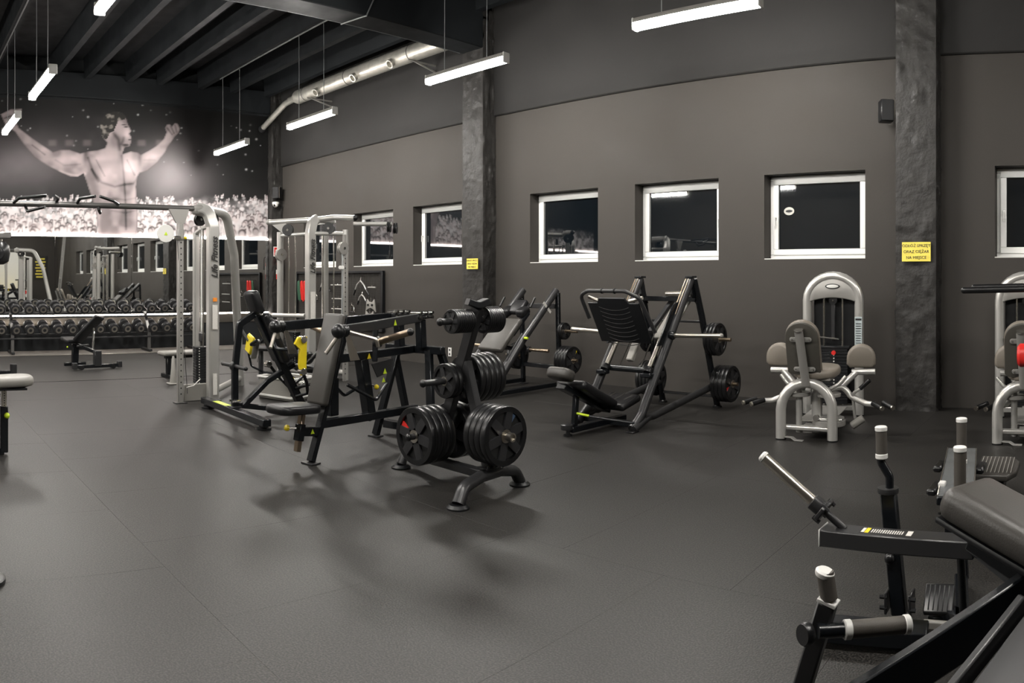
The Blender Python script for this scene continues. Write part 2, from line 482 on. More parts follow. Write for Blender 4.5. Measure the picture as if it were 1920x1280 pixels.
# ---- columns of rough plaster
def pillar(i, x0, x1, y0=WY-.31):
    nx, nz = 16, 190; rnd = random.Random(i*5+2); k = MB()
    H = TOP
    def face(p, du, L, off, seedv):
        base = len(k.v); g = np.random.RandomState(seedv)
        n0 = g.rand(nz+1, nx+1)
        sm = n0.copy()
        sm[1:-1, 1:-1] = (n0[:-2, 1:-1]+n0[2:, 1:-1]+n0[1:-1, :-2]+n0[1:-1, 2:]+n0[1:-1, 1:-1])/5
        lo = g.rand(40, 5); big = np.array([[lo[int(a/5), int(b/4)]*(1-(a % 5)/5)+lo[min(39, int(a/5)+1), int(b/4)]*(a % 5)/5 for b in range(nx+1)] for a in range(nz+1)])
        vs = []; fs = []
        for a in range(nz+1):
            for b in range(nx+1):
                r = max(0.0, big[a, b]-.5)*.035+max(0.0, sm[a, b]-.56)*.06
                e = 0 if b in (0, nx) else 1
                q = V(p)+V(du)*(L*b/nx)+V((0, 0, H*a/nz))+V(off)*r*e
                vs.append(q)
        for a in range(nz):
            for b in range(nx):
                o = a*(nx+1)+b; fs.append((o, o+1, o+nx+2, o+nx+1))
        k.add(vs, fs)
    face((x0, y0, 0), (1, 0, 0), x1-x0, (0, -1, 0), i*3+1)
    face((x1, y0, 0), (0, 1, 0), WY-y0+.01, (1, 0, 0), i*3+2)
    face((x0, WY+.01, 0), (0, -1, 0), WY-y0+.01, (-1, 0, 0), i*3+3)
    o = structure(k.build('pillar', 'plaster'))
    return o
P1 = pillar(1, -2.26, -1.76)
P2 = pillar(2, -9.59, -9.09)
P3 = pillar(3, -16.92, -16.42)

# ---- other walls
structure(quad('wall_back', 'wall_paint', [(BX, WY, 0), (BX, LY, 0), (BX, LY, TOP), (BX, WY, TOP)]))
structure(quad('wall_left', 'wall_paint', [(FX, LY, 0), (BX, LY, 0), (BX, LY, TOP), (FX, LY, TOP)]))
MZ0, MZ1, MUR = 0.80, 2.56, 5.63
wf = MB()
wf.add([(FX, LY, 0), (FX, WY, 0), (FX, WY, TOP), (FX, LY, TOP)], [(0, 1, 2, 3)])
wf = structure(wf.build('wall_far', 'ceiling_black'))
MB().box((FX+.06, (LY+8.96)/2, 5.95), (.16, 8.96-LY, .55), bev=.01).build('lintel_beam', 'rib_paint', wf)

# ---- mirror panels with light strips along both edges
ym = [-5.4, -3.6, -1.8, 0.0, 1.8, 3.6, 5.4, 7.2, 8.95]
mir = thing('wall_mirror', 'long wall mirror of tall panels lit by a strip along its edges', 'mirror', (FX, 1.8, MZ0))
for a, b in zip(ym[:-1], ym[1:]):
    MB().box((.014, (a+b)/2-1.8, (MZ1-MZ0)/2), (.012, b-a-.004, MZ1-MZ0), bev=.001).build('mirror_panel', 'mirror', mir)
MB().box((.02, (-5.4+8.95)/2-1.8, MZ1-MZ0+.026), (.035, 14.35, .05), bev=.003).build('light_strip', 'led', mir, label='warm white light strip along the top of the mirror')
MB().box((.03, (-5.4+8.95)/2-1.8, -.02), (.03, 14.35, .024), bev=.003).build('light_strip', 'led', mir, label='warm white light strip below the mirror')
MB().box((.012, (-5.4+8.95)/2-1.8, -.14), (.012, 14.35, .20), bev=.002).build('light_trough', 'brushed', mir)

# ---- mural print: bodybuilder with spread arms over a crowd
def mural():
    ny, nz = 470, 250
    Y = np.linspace(-3.0, 8.95, ny); Z = np.linspace(MZ1+.05, MUR, nz)
    YY, ZZ = np.meshgrid(Y, Z)
    D = np.sqrt(YY**2+FX**2)
    px = -200.5+FOC*np.arctan2(YY, -FX); py = PY0-FOC*(ZZ-EYE)/D       # print drawn in these units
    rs = np.random.RandomState(4)
    def sm(a, lo, hi): t = np.clip((a-lo)/(hi-lo), 0, 1); return t*t*(3-2*t)
    def noise(scale, seed, octs=3):
        r = np.random.RandomState(seed); out = np.zeros_like(px); amp = 1; tot = 0
        for o in range(octs):
            s = scale/(2**o); g = r.rand(400, 400)
            u = (px+400)/s; v = py/s; i = np.floor(u).astype(int); j = np.floor(v).astype(int); fu = u-i; fv = v-j
            fu = fu*fu*(3-2*fu); fv = fv*fv*(3-2*fv)
            G = lambda a, b: g[np.mod(a, 400), np.mod(b, 400)]
            out += amp*((G(i, j)*(1-fu)+G(i+1, j)*fu)*(1-fv)+(G(i, j+1)*(1-fu)+G(i+1, j+1)*fu)*fv); tot += amp; amp *= .55
        return out/tot
    lum = .014+.03*sm(noise(60, 1), .4, .8)
    lum = lum+.26*np.exp(-(((px-20)/120)**2+((py-305)/45)**2))+.34*np.exp(-(((px-320)/70)**2+((py-325)/55)**2))
    lum = lum+.03*np.exp(-(((px-90)/110)**2+((py-255)/40)**2))
    lum *= 1-.75*sm(px, 350, 470)*(1-sm(py, 330, 370)*.4)
    tint = np.stack([np.ones_like(px), .90+0*px, .93+0*px], -1)
    col = lum[..., None]*tint
    for _ in range(75):                                   # hall lights
        x0, y0 = rs.uniform(-100, 500), rs.uniform(178, 330); r = rs.uniform(.8, 2.0); a = rs.uniform(.15, .8)
        g = a*np.exp(-(((px-x0)/r)**2+((py-y0)/r)**2)); col += g[..., None]
    for x0 in (98, 130, 163, 265, 300):                   # far balcony heads
        g = .12*np.exp(-(((px-x0)/8)**4+((py-268)/6)**4)); col += g[..., None]*np.array([1, .85, .85])
    # crowd: many pale heads and raised hands, larger towards the bottom
    top = 372+14*noise(16, 8)-8*np.exp(-((px-400)/60)**2)
    dens = sm(py, top-6, top+10)
    crowd = .30+.75*sm(noise(9, 21, 3), .35, .68)*sm(py, 360, 400)
    crowd = crowd*(.55+.75*sm(noise(26, 5, 2), .3, .7))
    col = col*(1-dens[..., None])+dens[..., None]*np.clip(crowd, .03, .9)[..., None]*np.array([1, .95, .955])
    people = sorted([(366+74*rs.rand()**.85, rs.uniform(-140, 505)) for _ in range(900)])
    def blob(x0, y0, rx, ry, c, tintv):
        nonlocal col
        u0, u1 = np.searchsorted(px[0], x0-rx*2), np.searchsorted(px[0], x0+rx*2)
        if u1 <= u0: return
        sl = (slice(None), slice(u0, u1))
        m = np.exp(-(((px[sl]-x0)/rx)**2+((py[sl]-y0)/ry)**2)**3)[..., None]
        col[sl] = col[sl]*(1-m)+m*c*np.array(tintv)
    for y0, x0 in people:
        t = (y0-366)/74; r = (1.7+4.2*t)*rs.uniform(.8, 1.2); b = rs.choice([.95, .85, .7, .45])
        blob(x0+rs.uniform(-.3, .3)*r, y0+r*2.2, r*1.7, r*1.5, b, (1, .95, .96))
        if rs.rand() < .45: blob(x0+rs.choice([-1.5, 1.5])*r, y0-r*.6, r*.35, r*1.5, .9, (1, .93, .93))
        if rs.rand() < .55: blob(x0, y0-r*.45, r*1.02, r*1.0, rs.choice([.06, .16, .35]), (1, .8, .8))
        blob(x0, y0, r*.8, r*1.0, rs.uniform(.6, .95), (1, .9, .9))
    # the figure
    out = [(0, 214), (20, 204), (42, 203), (40, 212), (31, 228), (36, 240), (60, 258), (85, 275), (99, 284), (112, 280), (130, 280), (150, 287), (165, 283), (182, 281), (196, 277), (200, 268), (193, 260), (187, 244), (189, 226), (199, 214), (214, 209), (229, 211), (236, 219), (240, 232), (247, 246), (243, 251), (247, 257), (247, 266), (243, 275), (234, 277), (230, 288), (245, 283), (258, 285), (264, 289), (278, 282), (292, 273), (306, 260), (311, 248), (308, 240), (312, 233), (318, 232), (322, 236), (327, 230), (333, 231), (338, 241), (335, 250), (327, 258), (322, 266), (315, 276), (310, 286), (296, 305), (277, 321), (262, 325), (258, 332), (255, 350), (257, 374), (259, 400), (257, 440), (183, 440), (182, 425), (180, 402), (172, 374), (163, 347), (156, 326), (146, 332), (132, 332), (112, 323), (88, 311), (64, 296), (44, 272), (28, 248), (10, 236)]
    def inside(poly):
        r = np.zeros(px.shape, bool); n = len(poly); dist = np.full(px.shape, 1e9)
        for i in range(n):
            x0, y0 = poly[i]; x1, y1 = poly[(i+1) % n]
            if y0 != y1:
                c = ((y0 > py) != (y1 > py)) & (px < (x1-x0)*(py-y0)/(y1-y0)+x0); r ^= c
            L = (x1-x0)**2+(y1-y0)**2; t = np.clip(((px-x0)*(x1-x0)+(py-y0)*(y1-y0))/max(L, 1e-6), 0, 1)
            dist = np.minimum(dist, np.hypot(px-x0-t*(x1-x0), py-y0-t*(y1-y0)))
        return r, dist
    ins, dist = inside(out)
    body = .36+.22*sm(noise(22, 31, 2), .3, .7)
    for x0, y0, rx, ry, a in ((205, 322, 24, 26, .36), (243, 318, 14, 24, .42), (180, 300, 14, 10, .22), (128, 300, 24, 11, .30), (75, 278, 20, 9, .2), (285, 297, 15, 11, .30), (224, 372, 24, 34, -.10), (204, 345, 18, 7, -.12), (244, 345, 12, 6, -.14), (225, 405, 22, 18, -.07), (238, 250, 8, 12, .28), (226, 292, 5, 12, -.16), (176, 345, 9, 24, -.1), (252, 375, 6, 30, .14), (160, 292, 5, 14, -.22), (262, 300, 4, 14, -.2)):
        body += a*np.exp(-(((px-x0)/rx)**2+((py-y0)/ry)**2))
    def line(pts, wd, a):
        nonlocal body
        d = np.full(px.shape, 1e9)
        for (x0, y0), (x1, y1) in zip(pts[:-1], pts[1:]):
            L = (x1-x0)**2+(y1-y0)**2; t = np.clip(((px-x0)*(x1-x0)+(py-y0)*(y1-y0))/L, 0, 1)
            d = np.minimum(d, np.hypot(px-x0-t*(x1-x0), py-y0-t*(y1-y0)))
        body += a*np.exp(-(d/wd)**2)
    line([(228, 292), (231, 320), (233, 345), (235, 380), (236, 430)], 2.0, -.22)
    line([(172, 318), (190, 342), (215, 350), (233, 346), (250, 344), (257, 334)], 2.4, -.20)
    line([(165, 296), (175, 325), (184, 340)], 2.4, -.20)
    line([(212, 372), (235, 375), (256, 371)], 2.0, -.10); line([(210, 395), (235, 399), (256, 394)], 2.0, -.10)
    line([(104, 300), (120, 310), (150, 308)], 2.0, -.12); line([(270, 300), (290, 300)], 2.0, -.10)
    for ln in ([(313, 240), (322, 252)], [(320, 237), (326, 250)], [(328, 235), (331, 248)], [(8, 222), (30, 214)], [(60, 272), (84, 290)], [(180, 300), (196, 330)], [(238, 300), (252, 328)]): line(ln, 1.5, -.22)
    line([(232, 258), (228, 270), (236, 276)], 3, -.18); line([(213, 250), (222, 262), (224, 280)], 3.5, -.22)
    line([(112, 323), (146, 331), (158, 326)], 3, .30); line([(185, 400), (183, 430)], 4, .2)
    body = body*(.55+.45*sm(dist, 0, 4))
    shade = np.clip(body, .05, .92)
    skin = shade[..., None]*np.array([1.0, .86, .87])
    hair, _ = inside([(190, 258), (187, 244), (189, 226), (199, 214), (214, 209), (229, 211), (236, 219), (234, 224), (222, 226), (217, 236), (213, 246), (205, 250), (200, 262)])
    hc = (.05+.35*sm(noise(7, 12, 2), .45, .75))[..., None]*np.array([1, .92, .84])
    soft = sm(dist, 0, 1.2)*ins
    col = col*(1-soft[..., None])+soft[..., None]*skin
    hm = (hair & ins)[..., None]; col = np.where(hm, hc, col)
    for x0, y0, rx, ry in ((236, 238, 4, 1.6), (243, 262, 3, 1.3), (232, 234, 5, 1.0), (236, 272, 6, 2.5)):
        g = .75*np.exp(-(((px-x0)/rx)**2+((py-y0)/ry)**2)**2)
        col = col*(1-(g*ins)[..., None])
    col = np.clip(col, 0, .93)
    col = col**1.25*(.92-.30*sm(px, 250, 480))[..., None]
    verts = np.stack([np.zeros(px.size), YY.ravel()-3.0, ZZ.ravel()-MZ1], -1)
    idx = np.arange(px.size).reshape(nz, ny)
    faces = np.stack([idx[:-1, :-1], idx[:-1, 1:], idx[1:, 1:], idx[1:, :-1]], -1).reshape(-1, 4)
    me = bpy.data.meshes.new('print')
    me.vertices.add(len(verts)); me.vertices.foreach_set('co', verts.ravel())
    me.loops.add(faces.size); me.loops.foreach_set('vertex_index', faces.ravel())
    me.polygons.add(len(faces)); me.polygons.foreach_set('loop_start', np.arange(0, faces.size, 4))
    me.update(calc_edges=True)
    at = me.color_attributes.new('print', 'FLOAT_COLOR', 'POINT')
    at.data.foreach_set('color', np.concatenate([col.reshape(-1, 3), np.ones((px.size, 1))], 1).ravel().astype(np.float32))
    me.materials.append(MATS['print'])
    root = thing('wall_mural', 'large pale mural of a shirtless bodybuilder with spread arms over a crowd', 'mural', (FX, 3.0, MZ1))
    MB().box((.006, 2.975-3.0, (MUR-MZ1)/2+.02), (.010, 11.95, MUR-MZ1-.05), bev=.001).build('backing', 'ink', root)
    o = bpy.data.objects.new('print', me); C.objects.link(o); o.parent = root; o.location = (.014, 0, 0)
mural()

# ---- ceiling: deck, ribs, girders, conduits
ce = structure(MB().box(((FX+BX)/2, (LY+WY)/2, TOP+.05), (BX-FX, WY-LY, .1), bev=0).build('ceiling', 'ceiling_black'))
rib_y = [-4.9, -3.75, -2.6, -1.9, -1.35, -.45, 0.4, 1.35, 2.16, 3.55, 4.32, 5.30, 6.05, 7.08, 7.92, 8.86]
def rib(y, x0, x1):
    k = MB()
    pr = [(-.10, TOP), (-.065, 6.09), (.065, 6.09), (.10, TOP)]
    a = [Vector((x0, y+p, z)) for p, z in pr]; b = [Vector((x1, y+p, z)) for p, z in pr]
    k.add(a+b, [(0, 1, 2, 3), (4, 5, 6, 7)]+[(i, (i+1) % 4, 4+(i+1) % 4, 4+i) for i in range(4)])
    k.build('ceiling_rib', 'rib_paint', ce)
for y in rib_y:
    rib(y, FX+.14, -9.6); rib(y, -9.08, -2.27); rib(y, -1.75, BX)
for x0 in (-9.59, -2.26):
    MB().box((x0+.25, (LY+WY)/2, 6.0), (.5, WY-LY, 1.0), bev=.015).build('girder', 'rib_paint', ce)
MB().tube([(-15.4, 7.10, 6.075), (-9.62, 7.10, 6.075)], .014, n=8).build('conduit', 'wire_grey', ce)
MB().tube([(-15.4, 2.16, 6.075), (-9.62, 2.16, 6.075)], .014, n=8).build('conduit', 'wire_grey', ce)
MB().tube([(-9.585, -2, 5.505), (-9.585, 8.9, 5.505)], .010, n=8).build('conduit', 'wire_grey', ce)
MB().tube([(-9.60, 6.45, 5.49), (-9.08, 6.55, 5.49), (-9.07, 6.9, 6.2)], .012, n=8).build('conduit', 'wire_grey', ce)

# ---- hanging tube lamps (emission lives in the diffuser)
def lamp(x, y, z, label, on=True, group='hanging tube lamps'):
    t = thing('tube_lamp', label, 'lamp', (x, y, z), 0, group)
    L = 1.56
    hs = MB(); pr = [(-.064, -.002), (-.064, .022), (-.04, .055), (.04, .055), (.064, .022), (.064, -.002)]
    a = [Vector((-L/2+.02, p, q)) for p, q in pr]; b = [Vector((L/2-.02, p, q)) for p, q in pr]; n = len(pr)
    hs.add(a+b, [tuple(range(n)), tuple(range(n, 2*n))]+[(i, (i+1) % n, n+(i+1) % n, n+i) for i in range(n)])
    hs.build('housing', 'grey_plastic', t)
    k = MB(); pr = [(-.055, -.003), (-.054, -.042), (-.040, -.068), (-.018, -.080), (.018, -.080), (.040, -.068), (.054, -.042), (.055, -.003)]
    a = [Vector((-L/2+.02, p, q)) for p, q in pr]; b = [Vector((L/2-.02, p, q)) for p, q in pr]; n = len(pr)
    k.add(a+b, [tuple(range(n)), tuple(range(n, 2*n))]+[(i, (i+1) % n, n+(i+1) % n, n+i) for i in range(n)])
    k.build('diffuser', 'lamp' if on else 'grey_plastic', t)
    for s in (-1, 1):
        MB().box((s*(L/2-.008), 0, -.012), (.022, .126, .14), bev=.012).build('end_cap', 'white_plastic', t)
        k = MB(); k.tube([(s*.42, 0, .05), (s*.42, .004, (6.08-z)/2), (s*.42, 0, 6.085-z)], .0055, n=6)
        k.build('wire', 'wire_grey', t)
    return t
R1Y, R2Y, LZ = 7.08, 2.16, 4.47
lamp(-3.98, R1Y, LZ, 'bright tube lamp hanging highest in view, above the two right-hand dark windows')
lamp(-7.52, R1Y, LZ, 'bright tube lamp hanging in front of the middle pillar')
lamp(-11.5, R1Y, LZ, 'bright tube lamp hanging under the silver duct')
lamp(-14.8, R1Y, LZ, 'small far tube lamp hanging in front of the mural, right of the figure')
lamp(-13.75, R2Y, LZ, 'small far tube lamp in front of the left hand of the mural figure')
lamp(-10.85, R2Y, LZ, 'tube lamp seen end-on above the left arm of the mural figure')
lamp(-6.95, R2Y, LZ, 'tube lamp cut by the top edge of the picture among the ceiling ribs')
lamp(2.4, R1Y, LZ, 'tube lamp hanging beyond the right-hand pillar, outside the picture')
lamp(-2.9, R2Y, LZ, 'tube lamp hanging above the picture in front of the camera')
lamp(0.5, R2Y, LZ, 'tube lamp hanging right above the camera')
lamp(6.6, 6.05, LZ, 'added tube lamp brightening the white partition behind the camera')  # unseen lamp, added to brighten the partition in the mirror
lamp(-5.6, -2.6, LZ, 'tube lamp of the row left of the picture, nearest to the camera')
lamp(-9.4, -2.6, LZ, 'tube lamp of the row left of the picture, middle one')
lamp(-13.2, -2.6, LZ, 'tube lamp of the row left of the picture, nearest to the mirror')
k = thing('switched_off_lamp', 'unlit lamp housing with white edge at the top left corner', 'lamp', (-9.35, 1.24, 4.37))
MB().box((.05, 0, .03), (.09, .12, .22), bev=.01).build('housing', 'grey_plastic', k)
MB().box((.05, .065, .03), (.09, .012, .22), bev=.004).build('rim', 'white_pvc', k)
MB().prism([(0, -.06, -.08), (0, .06, -.08), (0, -.04, -.20)], (.09, 0, 0)).build('louvre', 'brushed', k)
MB().tube([(.05, 0, .13), (.05, 0, 1.72)], .006, n=6).build('wire', 'wire_grey', k)

# ---- air duct
du = thing('air_duct', 'silver spiral air duct running under the ceiling along the windowed wall', 'duct', (-12.2, 8.75, 5.72))
k = MB(); pr = []
for i in range(90):
    t = i/89; pr.append((.153+(.002 if i % 2 else 0), t*4.95))
k.lathe(pr, (-2.55, 0, 0), (1, 0, 0), 28); k.build('main_pipe', 'galvanised', du)
k = MB(); k.lathe([(.156, 0), (.15, -.03), (.075, -.22), (.07, -.42)], (-2.55, 0, 0), (1, 0, 0), 24); k.build('reducer', 'galvanised', du)
MB().tube([(-2.85, 0, -.01), (-3.15, 0, -.03), (-4.25, -.02, -.42)], .068, n=16, bend=.25).build('branch_pipe', 'galvanised', du)
k = MB(); k.lathe([(.085, 0), (.085, .12)], (-4.2, -.02, -.40), (-1, 0, -.35), 18); k.build('end_collar', 'grey_steel', du)
for xo in (-2.2, -.55, 1.5):
    MB().lathe([(.158, 0), (.162, .01), (.158, .02)], (xo, 0, 0), (1, 0, 0), 28, caps=False).build('clamp_band', 'grey_steel', du)
for xo in (-1.55, -.15, 1.05):
    q = MB(); q.lathe([(.075, 0), (.075, .20), (.082, .20), (.082, .23), (.062, .23), (.062, .12)], (xo, 0, 0), (0, -.8, -.6), 18); q.build('spigot', 'galvanised', du)
for xo in (-1.9, 1.6):
    q = MB(); q.bar((xo, .53, -.30), (xo, -.05, -.17), .03, .03); q.bar((xo, .53, -.17), (xo, -.17, -.17), .03, .03); q.bar((xo, .515, -.36), (xo, .515, -.1), .03, .02)
    q.build('wall_bracket', 'grey_plastic', du)

# ---- things on the walls and columns
def sign(x, z, w_, label):
    t = thing('notice_board', label, 'sign', (x, WY-.345, z))
    MB().box((0, 0, 0), (w_, .012, w_*.66), bev=.001).build('board', 'sign_yellow', t)
    for i, s in enumerate(('ODŁÓŻ SPRZĘT', 'ORAZ CIĘŻAR', 'NA MIEJSCE')):
        lettering(s, w_*.138, 'ink', t, basis((0, -.0075, w_*.20*(1-i)), (1, 0, 0), (0, 0, 1)))
sign(-1.995, 1.93, .355, 'yellow notice with three black lines on the right-hand rough pillar')
sign(-9.31, 1.86, .27, 'yellow notice with three black lines on the middle rough pillar')
def speaker(x, y, z, label, s=1.0):
    t = thing('wall_speaker', label, 'speaker', (x, y, z), .5)
    MB().box((0, 0, 0), (.17*s, .16*s, .27*s), bev=.012).build('cabinet', 'satin_black', t)
    MB().box((0, -.085*s, 0), (.155*s, .012, .255*s), bev=.005).build('grille', 'grey_steel', t)
    MB().box((.088*s, -.05*s, 0), (.006, .02, .26*s), bev=.001).build('edge_trim', 'brushed', t)
    MB().tube([(0, .08*s, 0), (.02, .2*s, 0)], .018, n=8).build('bracket', 'grey_steel', t)
speaker(-2.40, WY-.24, 3.67, 'small black speaker high on the wall beside the right-hand pillar')
speaker(-16.30, 9.06, 3.72, 'small black speaker on the far corner pillar above the white camera', 1.05)
dc = thing('dome_camera', 'white dome security camera under the speaker on the corner pillar', 'camera', (-16.31, 9.02, 3.44))
MB().lathe([(.085, 0), (.085, .05), (.06, .06)], (0, 0, 0), (0, 0, 1), 20).build('base', 'white_plastic', dc)
MB().ball((0, 0, -.01), .072, 16, (1, 1, .9)).build('dome', 'white_plastic', dc)
MB().ball((.03, -.05, -.035), .03, 12).build('lens', 'ink', dc)
fs_ = thing('fire_sign', 'small red and white fire sign on the corner pillar above the extinguisher', 'sign', (-16.40, 9.11, 2.28), PI/2)
MB().box((0, 0, 0), (.20, .008, .24), bev=.001).build('board', 'white_plastic', fs_)
MB().box((0, -.006, 0), (.165, .004, .20), bev=.001).build('red_field', 'red', fs_)
MB().box((-.03, -.010, -.01), (.035, .004, .12), bev=.001).build('pictogram', 'white_plastic', fs_)
MB().box((.04, -.010, .01), (.025, .004, .10), bev=.001).build('pictogram', 'white_plastic', fs_)
fe = thing('fire_extinguisher', 'red fire extinguisher hanging on the far corner pillar', 'extinguisher', (-16.30, 9.12, 1.58))
MB().lathe([(.05, 0), (.08, .02), (.08, .42), (.06, .5), (.03, .53), (.03, .57)], (0, 0, 0), (0, 0, 1), 20).build('cylinder', 'red', fe)
MB().lathe([(.082, .14), (.082, .34)], (0, 0, 0), (0, 0, 1), 20, caps=False).build('label_band', 'paper', fe)
q = MB(); q.box((0, 0, .60), (.04, .05, .06)); q.bar((0, 0, .64), (.14, -.02, .68), .02, .012); q.bar((0, 0, .62), (.12, -.02, .61), .02, .012); q.build('valve', 'satin_black', fe)
MB().tube([(.03, 0, .6), (.06, -.1, .56), (.05, -.11, .25)], .012, n=8, bend=.06).build('hose', 'satin_black', fe)
MB().box((-.10, 0, .35), (.04, .05, .3), bev=.004).build('wall_hook', 'satin_black', fe)
so = thing('wall_socket', 'small white double socket low on the wall behind the plate rack', 'socket', (-10.25, WY-.008, .27))
MB().box((0, 0, 0), (.09, .016, .16), bev=.004).build('plate', 'white_plastic', so)
for s in (-1, 1): MB().cyl((0, -.009, s*.038), (0, -.011, s*.038), .02, n=14).build('outlet', 'grey_steel', so)
sk = thing('window_sticker', 'oval white sticker on the third dark window before the right-hand pillar', 'sticker', (-3.88, WY+.222, 2.52))
MB().slab([(.075*math.cos(a*PI/12), .055*math.sin(a*PI/12)) for a in range(24)], .002, basis((0, 0, 0), (1, 0, 0), (0, 0, 1)), .0005).build('disc', 'paper', sk)
MB().slab([(.05*math.cos(a*PI/12), .018*math.sin(a*PI/12)) for a in range(24)], .001, basis((0, -.0016, 0), (1, 0, 0), (0, 0, 1)), .0003).build('print', 'grey_steel', sk)

# ---- pegboard with cable attachments on the windowed wall
pb = thing('accessory_board', 'dark mesh board with frame on the wall under the far windows', 'rack', (-13.93, WY-.05, .55))
for x0 in (-1.7, 1.7): MB().box((x0, 0, .6), (.06, .07, 1.24), bev=.004).build('frame_post', 'satin_black', pb)
for z0 in (0, 1.2): MB().box((0, 0, z0), (3.36, .06, .05), bev=.004).build('frame_rail', 'satin_black', pb)
q = MB()
for i in range(68): q.box((-1.67+i*.05, .012, .6), (.006, .006, 1.16), bev=0)
for i in range(24): q.box((0, .018, .03+i*.05), (3.34, .006, .006), bev=0)
q.build('wire_mesh', 'mesh_board', pb)
BG = 'cable attachments on the mesh board'
def hang(x, z): return (-13.93+x, WY-.12, .55+z)
def vbar(x, z, label, s=1.0):
    t = thing('v_bar_handle', label, 'handle', hang(x, z), 0, BG)
    MB().tube([(-.22*s, 0, -.16*s), (-.10*s, -.02, 0), (.0, -.02, .07*s), (.10*s, -.02, 0), (.2*s, 0, -.16*s)], .015, n=8, bend=.04).build('bar', 'silver', t)
    MB().tube([(0, .09, .14*s), (0, -.01, .14*s), (0, -.02, .07*s)], .008, n=8, bend=.01).build('hook', 'chrome', t)
    for s2 in (-1, 1): MB().cyl((s2*.22*s, .0, -.17*s), (s2*.15*s, -.015, -.08*s), .02, n=10).build('grip', 'rubber', t)
vbar(1.05, .93, 'large chrome angled pull-down handle on the mesh board', 1.25)
vbar(1.10, .67, 'small chrome angled handle below the large one on the mesh board', .85)
vbar(-.35, .95, 'chrome angled handle on the mesh board seen between the tower posts', 1.0)
def straight(x, z, label, L=.5):
    t = thing('straight_bar', label, 'handle', hang(x, z), 0, BG)
    MB().tube([(-L/2, -.02, 0), (L/2, -.02, 0)], .014, n=10).build('bar', 'silver', t)
    MB().tube([(0, .09, .05), (0, -.02, .05), (0, -.02, 0)], .007, n=8).build('hook', 'chrome', t)
straight(.18, .92, 'chrome straight bar high on the mesh board left of the angled handles')
straight(.22, .62, 'chrome straight bar in the middle of the mesh board')
straight(.20, .40, 'chrome straight bar low on the mesh board')
straight(1.45, .88, 'short chrome bar at the right post of the mesh board', .26)
def bracket_plate(x, z, label):
    t = thing('double_grip_bar', label, 'handle', hang(x, z), 0, BG)
    o = [(-.17, -.14), (-.10, -.09), (0, -.06), (.10, -.09), (.17, -.14), (.14, .05), (.12, .12), (.05, .06), (-.05, .06), (-.12, .12), (-.14, .05)]
    MB().slab(o, .03, basis((0, -.02, 0), (1, 0, 0), (0, 0, 1)), .008).build('plate', 'grey_plastic', t)
    for s in (-1, 1): MB().cyl((s*.07, -.036, 0), (s*.07, -.06, 0), .022, n=10).build('grip_end', 'rubber', t)
    MB().tube([(0, .09, .16), (0, -.02, .16), (0, -.02, .05)], .007, n=8).build('hook', 'chrome', t)
bracket_plate(1.42, .52, 'grey double-grip row handle, upper one at the right of the mesh board')
bracket_plate(1.38, .28, 'grey double-grip row handle, lower one at the right of the mesh board')
def rope(x, z, m, label):
    t = thing('strap', label, 'strap', hang(x, z), 0, BG)
    MB().tube([(-.03, 0, -.42), (-.035, -.02, -.2), (-.02, -.03, 0), (.02, -.03, .02), (.04, -.02, -.2), (.035, 0, -.45)], .022, n=8, bend=.03).build('loop', m, t)
    MB().tube([(0, .09, .03), (0, -.03, .03)], .008, n=8).build('hook', 'chrome', t)
rope(-1.32, .98, 'red', 'red strap loop hanging at the left end of the mesh board')
rope(-1.18, .98, 'red', 'second red strap loop hanging beside the first on the mesh board')
rope(-1.46, .98, 'green', 'dark green strap loop hanging left of the red ones')
def dhandle(x, z, label):
    t = thing('stirrup_handle', label, 'handle', hang(x, z), 0, BG)
    MB().tube([(-.07, 0, -.13), (-.06, 0, -.02), (0, -.01, .03), (.06, 0, -.02), (.07, 0, -.13)], .009, n=8, bend=.03).build('stirrup', 'chrome', t)
    MB().cyl((-.075, 0, -.13), (.075, 0, -.13), .017, n=10).build('grip', 'rubber', t)
    MB().tube([(0, .09, .06), (0, -.01, .06), (0, -.01, .03)], .007, n=8).build('hook', 'chrome', t)
dhandle(.72, .48, 'black grip stirrup handle near the middle of the mesh board')
dhandle(.85, .22, 'black grip stirrup handle low on the mesh board')
dhandle(-.75, .70, 'stirrup handle on the left half of the mesh board')

# ---- behind the camera, seen in the mirror
rc = thing('reception_wall', 'white lit partition seen at the left end of the mirror', 'partition', (BX-.25, 6.2, 0))
MB().box((0, 0, 1.55), (.12, 2.4, 3.1), bev=.01).build('panel', 'white_wall', rc)
MB().box((-.5, 0, .52), (.6, 2.3, 1.04), bev=.01).build('counter', 'white_wall', rc)
MB().box((-.5, 0, 1.06), (.7, 2.4, .04), bev=.005).build('counter_top', 'yellow', rc)
ld = thing('ladder', 'tall aluminium ladder leaning on the wall, seen in the mirror', 'ladder', (5.8, 8.6, 0))
for s in (-1, 1): MB().bar((s*.22-.0, 0, 0), (s*.19, .42, 4.3), .03, .08).build('rail', 'silver', ld)
for i in range(14):
    t = (i+.7)/15; MB().tube([(-.215, .42*t, 4.3*t), (.215, .42*t, 4.3*t)], .016, n=8).build('rung', 'silver', ld)
bn = thing('wall_banner', 'black banner with yellow stripes seen in the mirror behind the cable machine', 'banner', (BX-.03, 8.3, 1.6))
MB().box((0, 0, .65), (.02, .75, 1.3), bev=.002).build('cloth', 'ink', bn)
for i in range(7): MB().box((-.012, 0, .12+i*.17), (.004, .60 if i % 2 else .5, .07), bev=.001).build('stripe', 'sign_yellow', bn)
